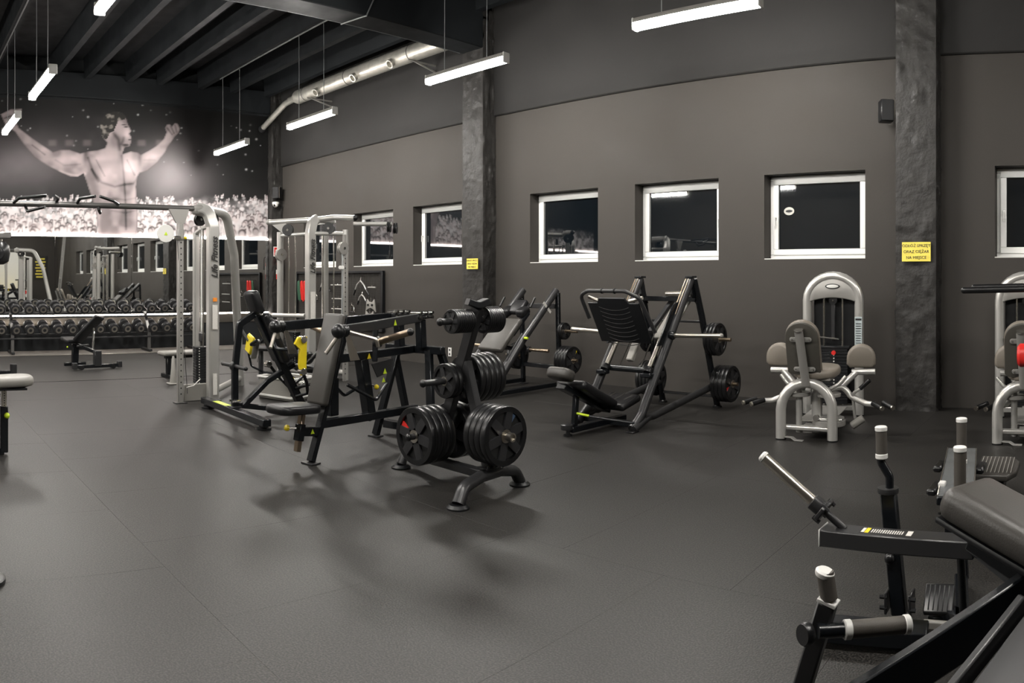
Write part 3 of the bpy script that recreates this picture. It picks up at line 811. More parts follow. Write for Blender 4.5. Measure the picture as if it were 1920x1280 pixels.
# ================================================================== EQUIPMENT HELPERS
def Rax(d, up=(0, 0, 1)):
    """rotation with local y along d and local z near up"""
    d = V(d).normalized(); s, u = axes(d, up)
    return Matrix((s, d, u)).transposed()
def padbar(p0, p1, wd, th, name, m, parent, rad=.03, up=(0, 0, 1), seg=3, label=None):
    p0, p1 = V(p0), V(p1)
    return MB().pad((p0+p1)/2, (wd, (p1-p0).length, th), Rax(p1-p0, up), rad, seg).build(name, m, parent, label=label)
def foot(parent, x, y, r=.045, z=.0, h=.022):
    return MB().lathe([(r, 0), (r, h*.6), (r*.7, h)], (x, y, z), (0, 0, 1), 16).build('rubber_foot', 'rubber', parent)
def triangle_mark(parent, c, ex, ey, s=.035, m='lime'):
    M = basis(c, ex, ey)
    o = MB().prism([M @ Vector((-s/2, -s*.45, 0)), M @ Vector((s/2, -s*.45, 0)), M @ Vector((0, s*.5, 0))], (M.to_3x3() @ Vector((0, 0, .001)))).build('warning_mark', m, parent)
    return o

# ------------------------------------------------------------------ weight plates
def plate_parts(r, t, spokes, inlay=None):
    """disc lying on its axis x: rim, recessed web, spokes, hub"""
    parts = []
    k = MB()
    k.lathe([(r*.80, -t/2), (r*.97, -t/2), (r, -t*.3), (r, t*.3), (r*.97, t/2), (r*.80, t/2), (r*.78, t*.2), (r*.78, -t*.2), (r*.80, -t/2)], (0, 0, 0), (1, 0, 0), 40, caps=False)
    parts.append(('rim', k.mesh('rim', 'rubber')))
    k = MB(); k.lathe([(r*.79, -t*.12), (r*.79, t*.12)], (0, 0, 0), (1, 0, 0), 40); parts.append(('web', k.mesh('web', 'hole_black')))  # darker web colour stands in for shade in the recess
    for i in range(spokes):
        a = 2*PI*i/spokes+.25; d = Vector((0, math.cos(a), math.sin(a))); s = Vector((0, -math.sin(a), math.cos(a)))
        k = MB(); w0, w1 = r*.17, r*.15
        for sg in (-1, 1):
            pts = [d*(r*.12)+s*w0, d*(r*.82)+s*w1, d*(r*.82)-s*w1, d*(r*.12)-s*w0]
            a0 = [p+Vector((sg*t*.12, 0, 0)) for p in pts]; a1 = [p*.98+Vector((sg*t*.47, 0, 0)) for p in pts]
            k.add(a0+a1, [(0, 1, 2, 3), (4, 5, 6, 7), (0, 1, 5, 4), (1, 2, 6, 5), (2, 3, 7, 6), (3, 0, 4, 7)])
        parts.append(('spoke', k.mesh('spoke', 'rubber_face')))  # paler colour imitates light caught by the raised spokes
    k = MB(); k.lathe([(.026, -t*.52), (r*.17+.012, -t*.52), (r*.17+.012, t*.52), (.026, t*.52), (.026, -t*.52)], (0, 0, 0), (1, 0, 0), 24, caps=False)
    parts.append(('hub', k.mesh('hub', 'brushed')))
    if inlay:
        for a in (.25+2*PI*2.72/spokes,):
            d = Vector((0, math.cos(a), math.sin(a))); s = Vector((0, -math.sin(a), math.cos(a))); k = MB()
            for sg in (-1, 1):
                pts = [d*r*.34+s*r*.02, d*r*.77+s*r*.14, d*r*.77-s*r*.11, d*r*.34-s*r*.02]
                k.prism([p+Vector((sg*t*.12, 0, 0)) for p in pts], (sg*t*.2, 0, 0))
            parts.append(('colour_inlay', k.mesh('colour_inlay', inlay)))
    return parts
PLATE_LIB = {}
def plate(c, axis, r, t, label, group, spokes=6, inlay=None, spin=0.0):
    key = (r, t, spokes, inlay)
    if key not in PLATE_LIB: PLATE_LIB[key] = plate_parts(*key)
    root = thing('weight_plate', label, 'weight plate', c, 0, group)
    ax = V(axis).normalized()
    q = Vector((1, 0, 0)).rotation_difference(ax)
    root.rotation_mode = 'QUATERNION'
    root.rotation_quaternion = q @ Matrix.Rotation(spin, 3, 'X').to_quaternion()
    for n, me in PLATE_LIB[key]:
        o = bpy.data.objects.new(n, me); C.objects.link(o); o.parent = root
    return root
def plate_stack(start, axis, n, r, t, gap, names, group, spokes=6, inlay=None, last_inlay=None, last_spin=0.0):
    """plates along a peg; names(i) gives the label, i = 0 next to the post"""
    ax = V(axis).normalized()
    for i in range(n):
        plate(V(start)+ax*(t/2+i*(t+gap)), axis, r, t, names(i), group, spokes, (last_inlay if i == n-1 else inlay), spin=(last_spin if i == n-1 and last_inlay else i*.37))
ORD = ['innermost', 'second', 'third', 'fourth', 'fifth', 'sixth', 'seventh', 'eighth', 'ninth', 'tenth']
def namer(n, size, where):
    def f(i):
        o = 'outermost' if i == n-1 else (ORD[0] if i == 0 else ORD[i])
        return f'{o} {size} on {where}'
    return f

# ------------------------------------------------------------------ plate tree
def plate_tree():
    O = Vector((-4.28, 4.02, 0))
    t = thing('plate_tree', 'dark steel plate tree standing on curved feet, loaded with weight plates', 'plate rack', O)
    L = lambda x, y, z: (x-O.x, y-O.y, z)
    # near cross foot (arch), long beam, rear cross foot
    MB().tube([L(-3.88, 3.585, .03), L(-3.90, 3.66, .13), L(-3.93, 3.86, .165), L(-3.95, 4.08, .165), L(-3.97, 4.26, .13), L(-3.985, 4.335, .03)], .048, n=14, bend=.12, flat=.9).build('front_cross_foot', 'grey_steel', t)
    MB().rect_tube([L(-3.94, 3.97, .15), L(-4.62, 4.03, .13), L(-5.02, 4.10, .12)], .085, .06, bend=.2).build('base_beam', 'grey_steel', t)
    MB().tube([L(-5.03, 3.99, .03), L(-5.035, 4.03, .10), L(-5.05, 4.15, .13), L(-5.10, 4.35, .13), L(-5.12, 4.44, .03)], .042, n=12, bend=.08, flat=.9).build('rear_cross_foot', 'grey_steel', t)
    for x, y in ((-3.88, 3.585), (-3.985, 4.335), (-5.03, 3.99), (-5.12, 4.44)):
        MB().lathe([(.082, 0), (.082, .012), (.06, .03)], L(x, y, 0), (0, 0, 1), 20).build('foot_disc', 'satin_black', t)
    MB().rect_tube([L(-4.62, 4.02, .15), L(-4.30, 4.02, .95), L(-4.13, 4.02, 1.38)], .095, .065, up=(0, 1, 0)).build('main_post', 'grey_steel', t)
    MB().rect_tube([L(-3.99, 4.00, .17), L(-4.10, 4.01, .50), L(-4.26, 4.02, .96)], .085, .06, up=(0, 1, 0)).build('brace_post', 'grey_steel', t)
    MB().rect_tube([L(-4.17, 3.95, 1.43), L(-4.13, 4.02, 1.40), L(-4.10, 4.09, 1.43)], .13, .05, bend=.05, up=(0, 0, 1)).build('top_cap', 'satin_black', t)
    q = MB(); q.box(L(-3.97, 3.98, .20), (.12, .13, .02), bev=.005)
    for s in (-1, 1): q.cyl(L(-3.93, 3.98+s*.045, .2), L(-3.93, 3.98+s*.045, .225), .012, n=6)
    q.build('flange', 'grey_steel', t)
    pegs = [(-4.155, 1.285, -1, .36), (-4.155, 1.285, 1, .30), (-4.35, .815, -1, .36), (-4.35, .815, 1, .40), (-4.52, .385, -1, .36), (-4.52, .385, 1, .36)]
    for x, z, s, ln in pegs:
        q = MB(); q.cyl(L(x, 4.02+s*.03, z), L(x, 4.02+s*ln, z), .024, n=14); q.build('peg', 'grey_steel', t)
        MB().ball(L(x, 4.02+s*ln, z), .030, 12, (1, .8, 1)).build('peg_cap', 'rubber', t)
    MB().cyl(L(-4.09, 4.0, .455), L(-3.75, 3.99, .455), .024, n=14).build('peg', 'brushed', t)
    MB().lathe([(.034, 0), (.034, .04), (.022, .04), (.022, .01)], L(-3.775, 3.992, .455), (1, 0, 0), 16).build('peg_collar', 'brushed', t)
    G = 'plates on the plate tree'
    sm = 'small thin plate'
    plate_stack((-4.155, 3.95, 1.285), (0, -1, 0), 9, .090, .017, .004, namer(9, sm, 'the top left peg of the plate tree'), G, 6)
    plate_stack((-4.155, 4.09, 1.285), (0, 1, 0), 8, .103, .017, .004, namer(8, sm, 'the top right peg of the plate tree'), G, 6)
    plate_stack((-4.35, 3.96, .815), (0, -1, 0), 2, .135, .042, .004, namer(2, 'medium five-spoke plate', 'the middle left peg of the plate tree'), G, 5)
    plate_stack((-4.35, 4.09, .815), (0, 1, 0), 5, .195, .052, .005, namer(5, 'large plate', 'the middle right peg of the plate tree'), G, 6)
    plate_stack((-4.52, 3.955, .385), (0, -1, 0), 4, .225, .058, .004, namer(4, 'big black plate', 'the low left peg of the plate tree'), G, 6, last_inlay='red', last_spin=-.42)
    plate_stack((-4.52, 4.085, .385), (0, 1, 0), 4, .225, .058, .004, namer(4, 'big black plate', 'the low far peg behind the plate tree post'), G, 6)
    plate_stack((-4.035, 4.0, .455), (1, -.03, 0), 4, .222, .055, .004, namer(4, 'big black plate', 'the end peg of the plate tree facing right'), G, 6, last_inlay='blue', last_spin=-2.05)
plate_tree()

# ------------------------------------------------------------------ plate-loaded press (centre)
def press():
    f = Frame(-5.59, 3.44, .2013)
    t = thing('press_machine', 'black plate-loaded press machine with grey back pad and chrome handles', 'gym machine', f.o, f.rz)
    P = lambda u, v, z: (v, u, z)
    # front post carrying the pad
    MB().bar(P(-.0, 0, .02), P(.40, 0, 1.08), .075, .05, up=(0, 1, 0)).build('front_post', 'black_steel', t)
    MB().box(P(-.0, 0, .008), (.14, .11, .016), bev=.003).build('foot_plate', 'grey_steel', t)
    # pad
    p0, p1 = V(P(.075, 0, .50)), V(P(.30, 0, 1.29))
    padbar(p0, p1, .235, .075, 'back_pad', 'vinyl_grey', t, .03, up=(0, -1, .3))
    padbar(P(.12, 0, .50), P(.345, 0, 1.28), .22, .012, 'pad_board', 'satin_black', t, .005, up=(0, -1, .3))
    MB().slab([(x*1.0, y) for x, y in round_rect(.30, .46, .09)], .075, basis(P(-.20, 0, .50), (1, 0, 0), (0, 1, -.06)), .03).build('seat_pad', 'vinyl_black', t)
    # seat slide
    MB().bar(P(-.10, 0, .46), P(-.16, 0, .13), .055, .045, up=(0, 1, 0)).build('seat_tube', 'bronze', t)
    sl = MB(); sl.bar(P(-.118, 0, .36), P(-.145, 0, .22), .075, .065, up=(0, 1, 0)); sl.bar(P(-.13, 0, .30), P(.08, 0, .27), .06, .08); sl.build('seat_sleeve', 'black_steel', t)
    q = MB(); q.cyl(P(-.17, 0, .33), P(-.22, -.03, .335), .008, n=8); q.build('pin_rod', 'chrome', t)
    MB().lathe([(.012, 0), (.026, .01), (.028, .03), (.015, .045)], P(-.22, -.03, .335), (-.5, -1, .1), 14).build('pull_pin', 'yellow', t)
    triangle_mark(t, (.032, -.01, .285), (0, 1, 0), (0, 0, 1), .045)
    # lower spine and upper frame
    MB().bar(P(.10, 0, .33), P(1.45, 0, .30), .06, .075).build('base_beam', 'black_steel', t)
    MB().bar(P(.30, 0, .885), P(1.42, 0, .90), .06, .075).build('upper_beam', 'black_steel', t)
    MB().bar(P(1.42, -.36, .90), P(1.42, .36, .90), .08, .075).build('top_cross_beam', 'black_steel', t)
    MB().bar(P(1.45, -.42, .10), P(1.45, .42, .10), .08, .08).build('rear_cross_beam', 'black_steel', t)
    # rear legs
    for s in (-1, 1):
        MB().bar(P(1.40, s*.20, .90), P(1.24, s*.36, .02), .075, .055, up=(0, 1, 0)).build('rear_leg', 'black_steel', t)
        MB().bar(P(1.45, s*.30, .90), P(1.80, s*.38, .02), .075, .055, up=(0, 1, 0)).build('rear_leg', 'black_steel', t)
        MB().box(P(1.24, s*.36, .008), (.13, .10, .016), bev=.003).build('foot_plate', 'grey_steel', t)
        MB().box(P(1.80, s*.38, .008), (.13, .10, .016), bev=.003).build('foot_plate', 'grey_steel', t)
        MB().bar(P(1.36, s*.14, .92), P(1.34, s*.14, 1.20), .075, .09).build('pivot_post', 'black_steel', t)
        # lever arm, ball joint and handles
        a0, a1 = V(P(1.36, s*.15, 1.225)), V(P(.0, s*.40, 1.175))
        MB().bar(a0, a1, .035, .085).build('lever_arm', 'black_steel' if s < 0 else 'grey_steel', t)
        q = MB(); q.box(P(1.36, s*.15, 1.235), (.09, .24, .05), bev=.008)
        q.build('pivot_block', 'satin_black', t)
        q = MB()
        for du in (-.09, .0, .09):
            for z in (1.225, 1.27): q.cyl(P(1.36+du, s*.15-.065, z), P(1.36+du, s*.15+.065, z), .017, n=10)
        q.build('pivot_bolts', 'chrome', t)
        MB().ball(P(-.06, s*.40, 1.17), .062, 16).build('ball_end', 'rubber', t)
        MB().lathe([(.045, 0), (.055, .012), (.045, .024), (.055, .036), (.045, .05)], P(-.02, s*.40, 1.172), (0, 1, .0), 16).build('rubber_boot', 'rubber', t)
        MB().tube([P(.02, s*.40, 1.16), P(.0, s*(.40-.13), 1.06), P(-.03, s*(.40-.20), 1.0)] if False else [P(-.05, s*.40, 1.15), P(-.14, s*.36, 1.02), P(-.16, s*.35, .99)], .0165, n=10).build('handle_grip', 'brushed', t)
        MB().tube([P(.02, s*.40, 1.17), P(.16, s*.62, 1.10), P(.17, s*.63, 1.04)], .0165, n=10, bend=.03).build('handle_grip', 'brushed', t)
        MB().prism([P(.03, s*.385, 1.14), P(.07, s*.385, 1.14), P(.20, s*.385, .915), P(.09, s*.385, .915)], (.01*s, 0, 0)).build('stop_blade', 'brushed', t)
        # weight horn on the lever
        h0, h1 = V(P(.60, s*.25, 1.035)), V(P(.60, s*.62, 1.14))
        MB().cyl(h0, h1, .031, n=16).build('weight_horn', 'bronze', t)
        MB().lathe([(.045, 0), (.05, .01), (.05, .035), (.035, .05)], h0-(h1-h0).normalized()*.03, h1-h0, 18).build('horn_collar', 'grey_steel', t)
        MB().ball(h1, .034, 12).build('horn_cap', 'rubber', t)
        MB().bar(P(.62, s*.20, 1.20), P(.56, s*.24, .86), .05, .03).build('horn_link', 'black_steel', t)
        MB().tube([P(.35, s*.10, .66), P(.62, s*.20, .50), P(.86, s*.12, .62)], .016, n=8, bend=.06).build('link_rod', 'black_steel', t)
        triangle_mark(t, (s*.278+.0, .80, 1.20), (-.18, 1, .02), (0, 0, 1), .055, 'yellow' if s < 0 else 'lime')
    # centre pedestal and counterweight plate
    MB().bar(P(.66, -.02, .86), P(.78, -.02, .28), .095, .10, up=(0, 1, 0)).build('centre_post', 'black_steel', t)
    MB().prism([P(.72, .05, .81), P(1.02, .05, .84), P(.99, .05, .72), P(.80, .05, .68)], (.012, 0, 0)).build('guard_plate', 'grey_steel', t)
    MB().bar(P(.36, -.12, .70), P(.36, -.12, .36), .12, .10).build('counterweight', 'black_steel', t)
    MB().ball(P(.74, .10, .60), .024, 12).build('release_knob', 'yellow', t)
    MB().cyl(P(.76, .02, .61), P(.74, .09, .60), .007, n=8).build('release_rod', 'chrome', t)
    triangle_mark(t, (.064, .90, .73), (0, 1, 0), (0, 0, 1), .055)
    triangle_mark(t, (.064, .88, .65), (0, 1, 0), (0, 0, 1), .05)
    triangle_mark(t, (.045, .70, .885), (0, 1, 0), (0, 0, 1), .055, 'yellow')
    lettering('WA', .075, 'white_plastic', t, basis((-.325+.02, .52, 1.175), (.18, -1, 0), (0, 0, 1)) if False else basis((-.288, .50, 1.185), (.18, 1, 0), (0, 0, 1)), shear=.2)
    MB().box(P(1.62, .40, .46), (.30, .06, .02), bev=.004).build('step_ledge', 'grey_steel', t)
press()

# ------------------------------------------------------------------ seated leg machine with yellow levers
def leg_machine():
    f = Frame(-7.86, 3.80, 0)
    t = thing('leg_curl_machine', 'black plate-loaded leg machine with tall headrest and yellow levers', 'gym machine', f.o, f.rz)
    MB().bar((-.86, .0, .085), (.86, -.03, .085), .10, .075).build('base_beam', 'black_steel', t)
    for x in (-.72, .74):
        MB().lathe([(.085, 0), (.085, .02), (.055, .025), (.055, .05)], (x, -.01, 0), (0, 0, 1), 18).build('rubber_foot', 'rubber', t)
    MB().box((-.30, -.015, .125), (.36, .08, .003), bev=.001).build('model_sticker', 'lime', t)
    MB().rect_tube([(.02, 0, .12), (.02, .0, .55), (.02, .06, 1.08), (.02, .30, 1.22)], .075, .055, bend=.05, up=(1, 0, 0)).build('rear_post', 'black_steel', t)
    MB().box((.02, 0, .13), (.12, .12, .02), bev=.004).build('post_bracket', 'grey_steel', t)
    for sx in (-1, 1): MB().cyl((.02+sx*.05, -.05, .20), (.02+sx*.05, .05, .20), .014, n=8).build('bolt', 'chrome', t)
    for s in (-1, 1):
        q = MB(); q.tube([(.02+s*.03, 0, .60), (.02+s*.30, -.01, .60)], .024, n=12); q.build('storage_peg', 'grey_steel', t)
        MB().ball((.02+s*.30, -.01, .60), .026, 10).build('peg_cap', 'rubber', t)
    MB().lathe([(.05, 0), (.06, .015), (.06, .05), (.05, .065)], (-.02, .0, .60), (1, 0, 0), 16).build('peg_boss', 'grey_steel', t)
    MB().rect_tube([(.02, .03, .15), (.02, .45, .08), (.02, .9, .07), (.02, 1.3, .14)], .06, .06, bend=.3).build('floor_rail', 'black_steel', t)
    MB().rect_tube([(.02, .10, .13), (.02, .42, .40), (.02, .78, .58)], .07, .06, bend=.15).build('slant_rail', 'black_steel', t)
    MB().bar((.02, .28, 1.20), (.02, .88, .10), .10, .09, up=(0, 1, 0)).build('spine', 'black_steel', t)
    # pads
    padbar((.02, .30, 1.20), (.02, .20, 1.46), .24, .11, 'headrest', 'vinyl_black', t, .035, up=(0, 1, .4))
    padbar((.02, .62, .62), (.02, .34, 1.20), .34, .10, 'back_pad', 'vinyl_black', t, .04, up=(0, 1, .4))
    MB().slab(round_rect(.40, .42, .10), .085, basis((.10, 1.02, .52), (1, 0, 0), (0, 1, -.1)), .035).build('seat_pad', 'vinyl_black', t)
    for s in (-1, 1):
        MB().tube([(.02+s*.12, .34, 1.17), (.02+s*.20, .42, 1.10), (.02+s*.22, .60, .92), (.02+s*.20, .68, .80)], .020, n=10, bend=.12).build('side_rail', 'grey_steel', t)
        q = MB()
        for dy, dz in ((0, 0), (.05, -.005), (.10, -.01)): q.ball((.02+s*(.06+dy), .27, 1.20+dz), .016, 8)
        q.build('bolt_row', 'chrome', t)
        MB().tube([(.02+s*.22, .40, .86), (.02+s*.34, .36, .80), (.02+s*.40, .50, .80), (.02+s*.38, .65, .90)], .020, n=10, bend=.10).build('lever_tube', 'black_steel', t)
        if s > 0: MB().prism([(.02+s*.39, .60, .94), (.02+s*.39, .71, .94), (.02+s*.39, .70, .56), (.02+s*.39, .64, .50), (.02+s*.39, .61, .62), (.02+s*.39, .62, .80), (.02+s*.39, .55, .86)], (s*.04, 0, 0)).build('yellow_lever', 'yellow', t)
        for z in (.91, .545):
            MB().cyl((.02+s*.37, .655, z), (.02+s*.46, .655, z), .040, n=16, bev=.004).build('lever_boss', 'chrome', t)
        MB().cyl((.02+s*.10, .80, .70), (.02+s*.34, .80, .68), .075, n=20, bev=.02).build('roller_pad', 'vinyl_black', t)
        MB().tube([(.02+s*.40, .66, .55), (.02+s*.34, .76, .40), (.02+s*.2, .86, .25)], .02, n=10, bend=.08).build('leg_link', 'black_steel', t)
        for z in (.24, .34):
            MB().tube([(.02+s*.05, .78, z-.04), (.02+s*.24, 1.06, z+.05)], .018, n=10).build('damper', 'satin_black', t)
            MB().ball((.02+s*.24, 1.06, z+.05), .026, 10).build('damper_end', 'chrome', t)
        MB().cyl((.02+s*.42, .72, .64), (.02+s*.50, .84, .78), .024, n=12).build('hand_grip', 'rubber', t)
    # the near yellow pad block with treaded face and hanging hook
    MB().box((-.46, .44, .80), (.16, .05, .24), Matrix.Rotation(.35, 3, 'Y'), .02).build('yellow_guard', 'yellow', t)
    MB().box((-.40, .48, .74), (.05, .08, .26), Matrix.Rotation(.45, 3, 'Y'), .012).build('tread_block', 'grey_plastic', t)
    MB().tube([(-.50, .44, .68), (-.50, .48, .52), (-.40, .60, .45), (-.28, .68, .44)], .014, n=8, bend=.05).build('hook_bar', 'black_steel', t)
    MB().tube([(-.66, .40, 1.00), (-.46, .42, .84)], .017, n=10).build('hand_grip', 'grey_steel', t)
leg_machine()
# ------------------------------------------------------------------ cable machines
def perforated(parent, x, y, z0, z1, sx=.07, sy=.075, name='slotted_post'):
    o = MB().box((x, y, (z0+z1)/2), (sx, sy, z1-z0), bev=.006).build(name, 'silver_panel', parent)
    k = MB(); n = int((z1-z0-.2)/.075)
    for i in range(n):
        z = z0+.12+i*.075
        k.cyl((x+sx/2+.0003, y-.0, z), (x+sx/2+.0015, y, z), .010, n=8)
    h = k.build('hole_row', 'hole_black', o); h['kind'] = 'stuff'
    return o
def weight_stack(parent, c, w_, d_, z0, n, th, rz=0.0, pins=True):
    R = Matrix.Rotation(rz, 3, 'Z'); k = MB()
    for i in range(n): k.box((c[0], c[1], z0+th*(i+.5)), (w_, d_, th-.003), R, .003)
    o = k.build('weight_stack', 'satin_black', parent); o['kind'] = 'stuff'
    if pins:
        k = MB()
        for i in range(n):
            p = R @ Vector((w_*.5+.0005, -d_*.28, 0)); q = R @ Vector((w_*.5+.002, -d_*.28, 0))
            z = z0+th*(i+.5); k.cyl((c[0]+p.x, c[1]+p.y, z), (c[0]+q.x, c[1]+q.y, z), .008, n=6)
        d = k.build('number_dots', 'paper', o); d['kind'] = 'stuff'
    return o
def pulley(parent, c, axis, r=.06, t=.03, m='rubber', name='pulley'):
    c = V(c); ax = V(axis).normalized(); k = MB()
    k.lathe([(r*.3, 0), (r, .0), (r, t*.25), (r*.86, t*.5), (r, t*.75), (r, t), (r*.3, t)], c-ax*t/2, ax, 24)
    o = k.build(name, m, parent)
    MB().cyl(c-ax*(t*.7), c+ax*(t*.7), r*.22, n=10).build('axle', 'chrome', o)
    return o

def crossover():
    O = Vector((-9.45, 4.25, 0))
    t = thing('cable_crossover', 'silver cable crossover machine with overhead pull-up bar', 'cable machine', O)
    def column(sgn, yoff):
        """one tower; sgn mirrors it across the machine"""
        def L(x, y, z): return (x-O.x, sgn*(y-O.y)+yoff, z)
        hub = L(-9.25, 3.95, 2.53)
        MB().rect_tube([L(-9.13, 4.10, 0), L(-9.13, 4.10, 2.30), L(-9.16, 4.04, 2.50), L(-9.25, 3.92, 2.53)], .15, .115, bend=.16, up=(1, 0, 0)).build('main_post', 'silver', t)
        MB().tube([L(-10.24, 5.05, 0), L(-9.72, 4.70, 1.95), L(-9.48, 4.46, 2.50), L(-9.25, 3.95, 2.53)], .062, n=14, bend=.25).build('rear_leg', 'silver', t)
        MB().tube([L(-10.05, 4.25, 0), L(-10.05, 4.25, 2.27)], .05, n=14).build('stack_post', 'silver', t)
        MB().tube([L(-10.05, 4.25, 2.26), L(-9.60, 4.16, 2.30), L(-9.13, 4.10, 2.30)], .028, n=12).build('top_tie', 'silver', t)
        MB().tube([L(-10.05, 4.25, .12), L(-9.13, 4.10, .12)], .045, n=12).build('base_tube', 'silver', t)
        MB().tube([L(-9.13, 4.12, .12), L(-10.16, 5.0, .12)], .042, n=12).build('base_tube', 'silver', t)
        MB().box(L(-9.12, 4.10, .006), (.2, .16, .012), bev=.003).build('base_plate', 'grey_steel', t)
        MB().lathe([(.085, 0), (.10, .03), (.10, .09), (.07, .12)], (hub[0], hub[1], 2.46), (0, 0, 1), 20).build('top_hub', 'silver_panel', t)
        MB().box(L(-9.87, 4.21, 1.20), (.30, .012, 2.0), Matrix.Rotation(-.17*sgn, 3, 'Z'), .003).build('side_panel', 'silver_panel', t)
        MB().box(L(-9.20, 3.88, .11), (.06, .34, .22), bev=.006).build('foot_shroud', 'grey_plastic', t)
        for dx in (-.07, .07):
            p = L(-9.56+dx, 4.13-dx*.16, 0)
            MB().tube([(p[0], p[1], .15), (p[0], p[1], 2.28)], .011, n=10).build('guide_rod', 'chrome', t)
        p = L(-9.56, 4.13, 0)
        weight_stack(t, (p[0], p[1]), .19, .21, .17, 14, .036, -.17*sgn)
        MB().box((p[0], p[1], .80), (.15, .05, .15), bev=.03).build('stack_pulley_box', 'grey_steel', t)
        for dx in (-.03, .03): MB().tube([(p[0]+dx, p[1], .68), (p[0]+dx, p[1], .76)], .007, n=8).build('hanger_rod', 'chrome', t)
        for dx in (-.02, .02): MB().tube([(p[0]+dx, p[1], .87), (p[0]+dx, p[1], 2.36)], .007, n=8).build('lift_cable', 'white_plastic', t)
        pulley(t, L(-9.40, 4.03, 2.40), (1, .25*sgn, 0), .085, .05)
        pulley(t, L(-9.20, 4.14, 2.40), (1, .25*sgn, 0), .075, .05)
        # slotted travel post with carriage
        q = L(-9.09, 3.62, 0)
        perforated(t, q[0], q[1], 0, 2.32)
        MB().box((q[0], q[1], .006), (.12, .16, .012), bev=.003).build('post_foot', 'grey_steel', t)
        MB().prism([L(-9.10, 3.56, 2.32), L(-9.10, 3.68, 2.32), L(-9.10, 3.74, 2.50), L(-9.10, 3.46, 2.50)], (.03, 0, 0)).build('gusset', 'silver_panel', t)
        MB().box((q[0], q[1], 2.17), (.09, .09, .14), bev=.008).build('carriage', 'silver_panel', t)
        k = L(-9.04, 3.40, 2.18)
        MB().cyl((k[0]-.015, k[1], k[2]), (k[0]+.015, k[1], k[2]), .115, n=30, bev=.004).build('pulley_cover', 'white_plastic', t)
        triangle_mark(t, (k[0]+.017, k[1], k[2]), (0, 1, 0), (0, 0, 1), .05, 'lime')
        MB().box((q[0]+.05, q[1]-.06*sgn, 2.13), (.05, .10, .05), bev=.008).build('swivel', 'chrome', t)
        MB().ball((q[0]+.06, q[1]+.05*sgn, 2.13), .022, 10).build('carriage_knob', 'yellow', t)
        MB().tube([(q[0]+.03, q[1]-.05*sgn, 2.1), (q[0]+.03, q[1]+.09*sgn, .12)], .004, n=6).build('travel_cable', 'cable', t)
        MB().tube([L(-9.08, 3.90, .30), L(-9.06, 3.80, .22), L(-9.06, 3.70, .20)], .006, n=6, bend=.05).build('cable_loop', 'white_plastic', t)
        # placard and stickers on the main post face
        x1 = L(-9.068, 4.10, 0)
        MB().box((x1[0]+.014, x1[1], 1.10), (.004, .075, .32), bev=.001).build('exercise_card', 'paper', t)
        MB().box((x1[0]+.014, x1[1], 1.33), (.004, .06, .05), bev=.001).build('warning_sticker', 'orange', t)
        MB().box((x1[0]+.014, x1[1], .22), (.004, .06, .28), bev=.001).build('exercise_card', 'paper', t)
        lettering('Life Fitness', .12, 'ink', t, basis((x1[0]+.012, x1[1], 1.88), (0, 0, 1), (0, -1, 0)), shear=.35, bold=.003)
    column(1, 0); column(-1, -4.35)
    # pull-up bar between the towers
    MB().tube([(.22, -.30, 2.53), (.22, -4.05, 2.53)], .036, n=14).build('pull_up_bar', 'gunmetal', t)
    def grip(pts): MB().tube([(x-O.x, y-O.y, z) for x, y, z in pts], .019, n=10, bend=.04).build('pull_up_grip', 'rubber', t)
    grip([(-9.20, 1.48, 2.54), (-9.05, 1.52, 2.58), (-8.90, 1.83, 2.60)])
    grip([(-9.22, 2.02, 2.56), (-9.15, 2.03, 2.60), (-8.95, 1.93, 2.61)])
    grip([(-9.22, 2.28, 2.54), (-9.12, 2.30, 2.60), (-8.92, 2.44, 2.61)])
    grip([(-9.20, 2.82, 2.55), (-9.02, 2.70, 2.57), (-8.92, 2.50, 2.61)])
    grip([(-9.22, 1.62, 2.52), (-9.15, 1.64, 2.43), (-8.95, 1.82, 2.47)])
    grip([(-9.22, 2.56, 2.52), (-9.15, 2.57, 2.42), (-9.0, 2.50, 2.47)])
crossover()

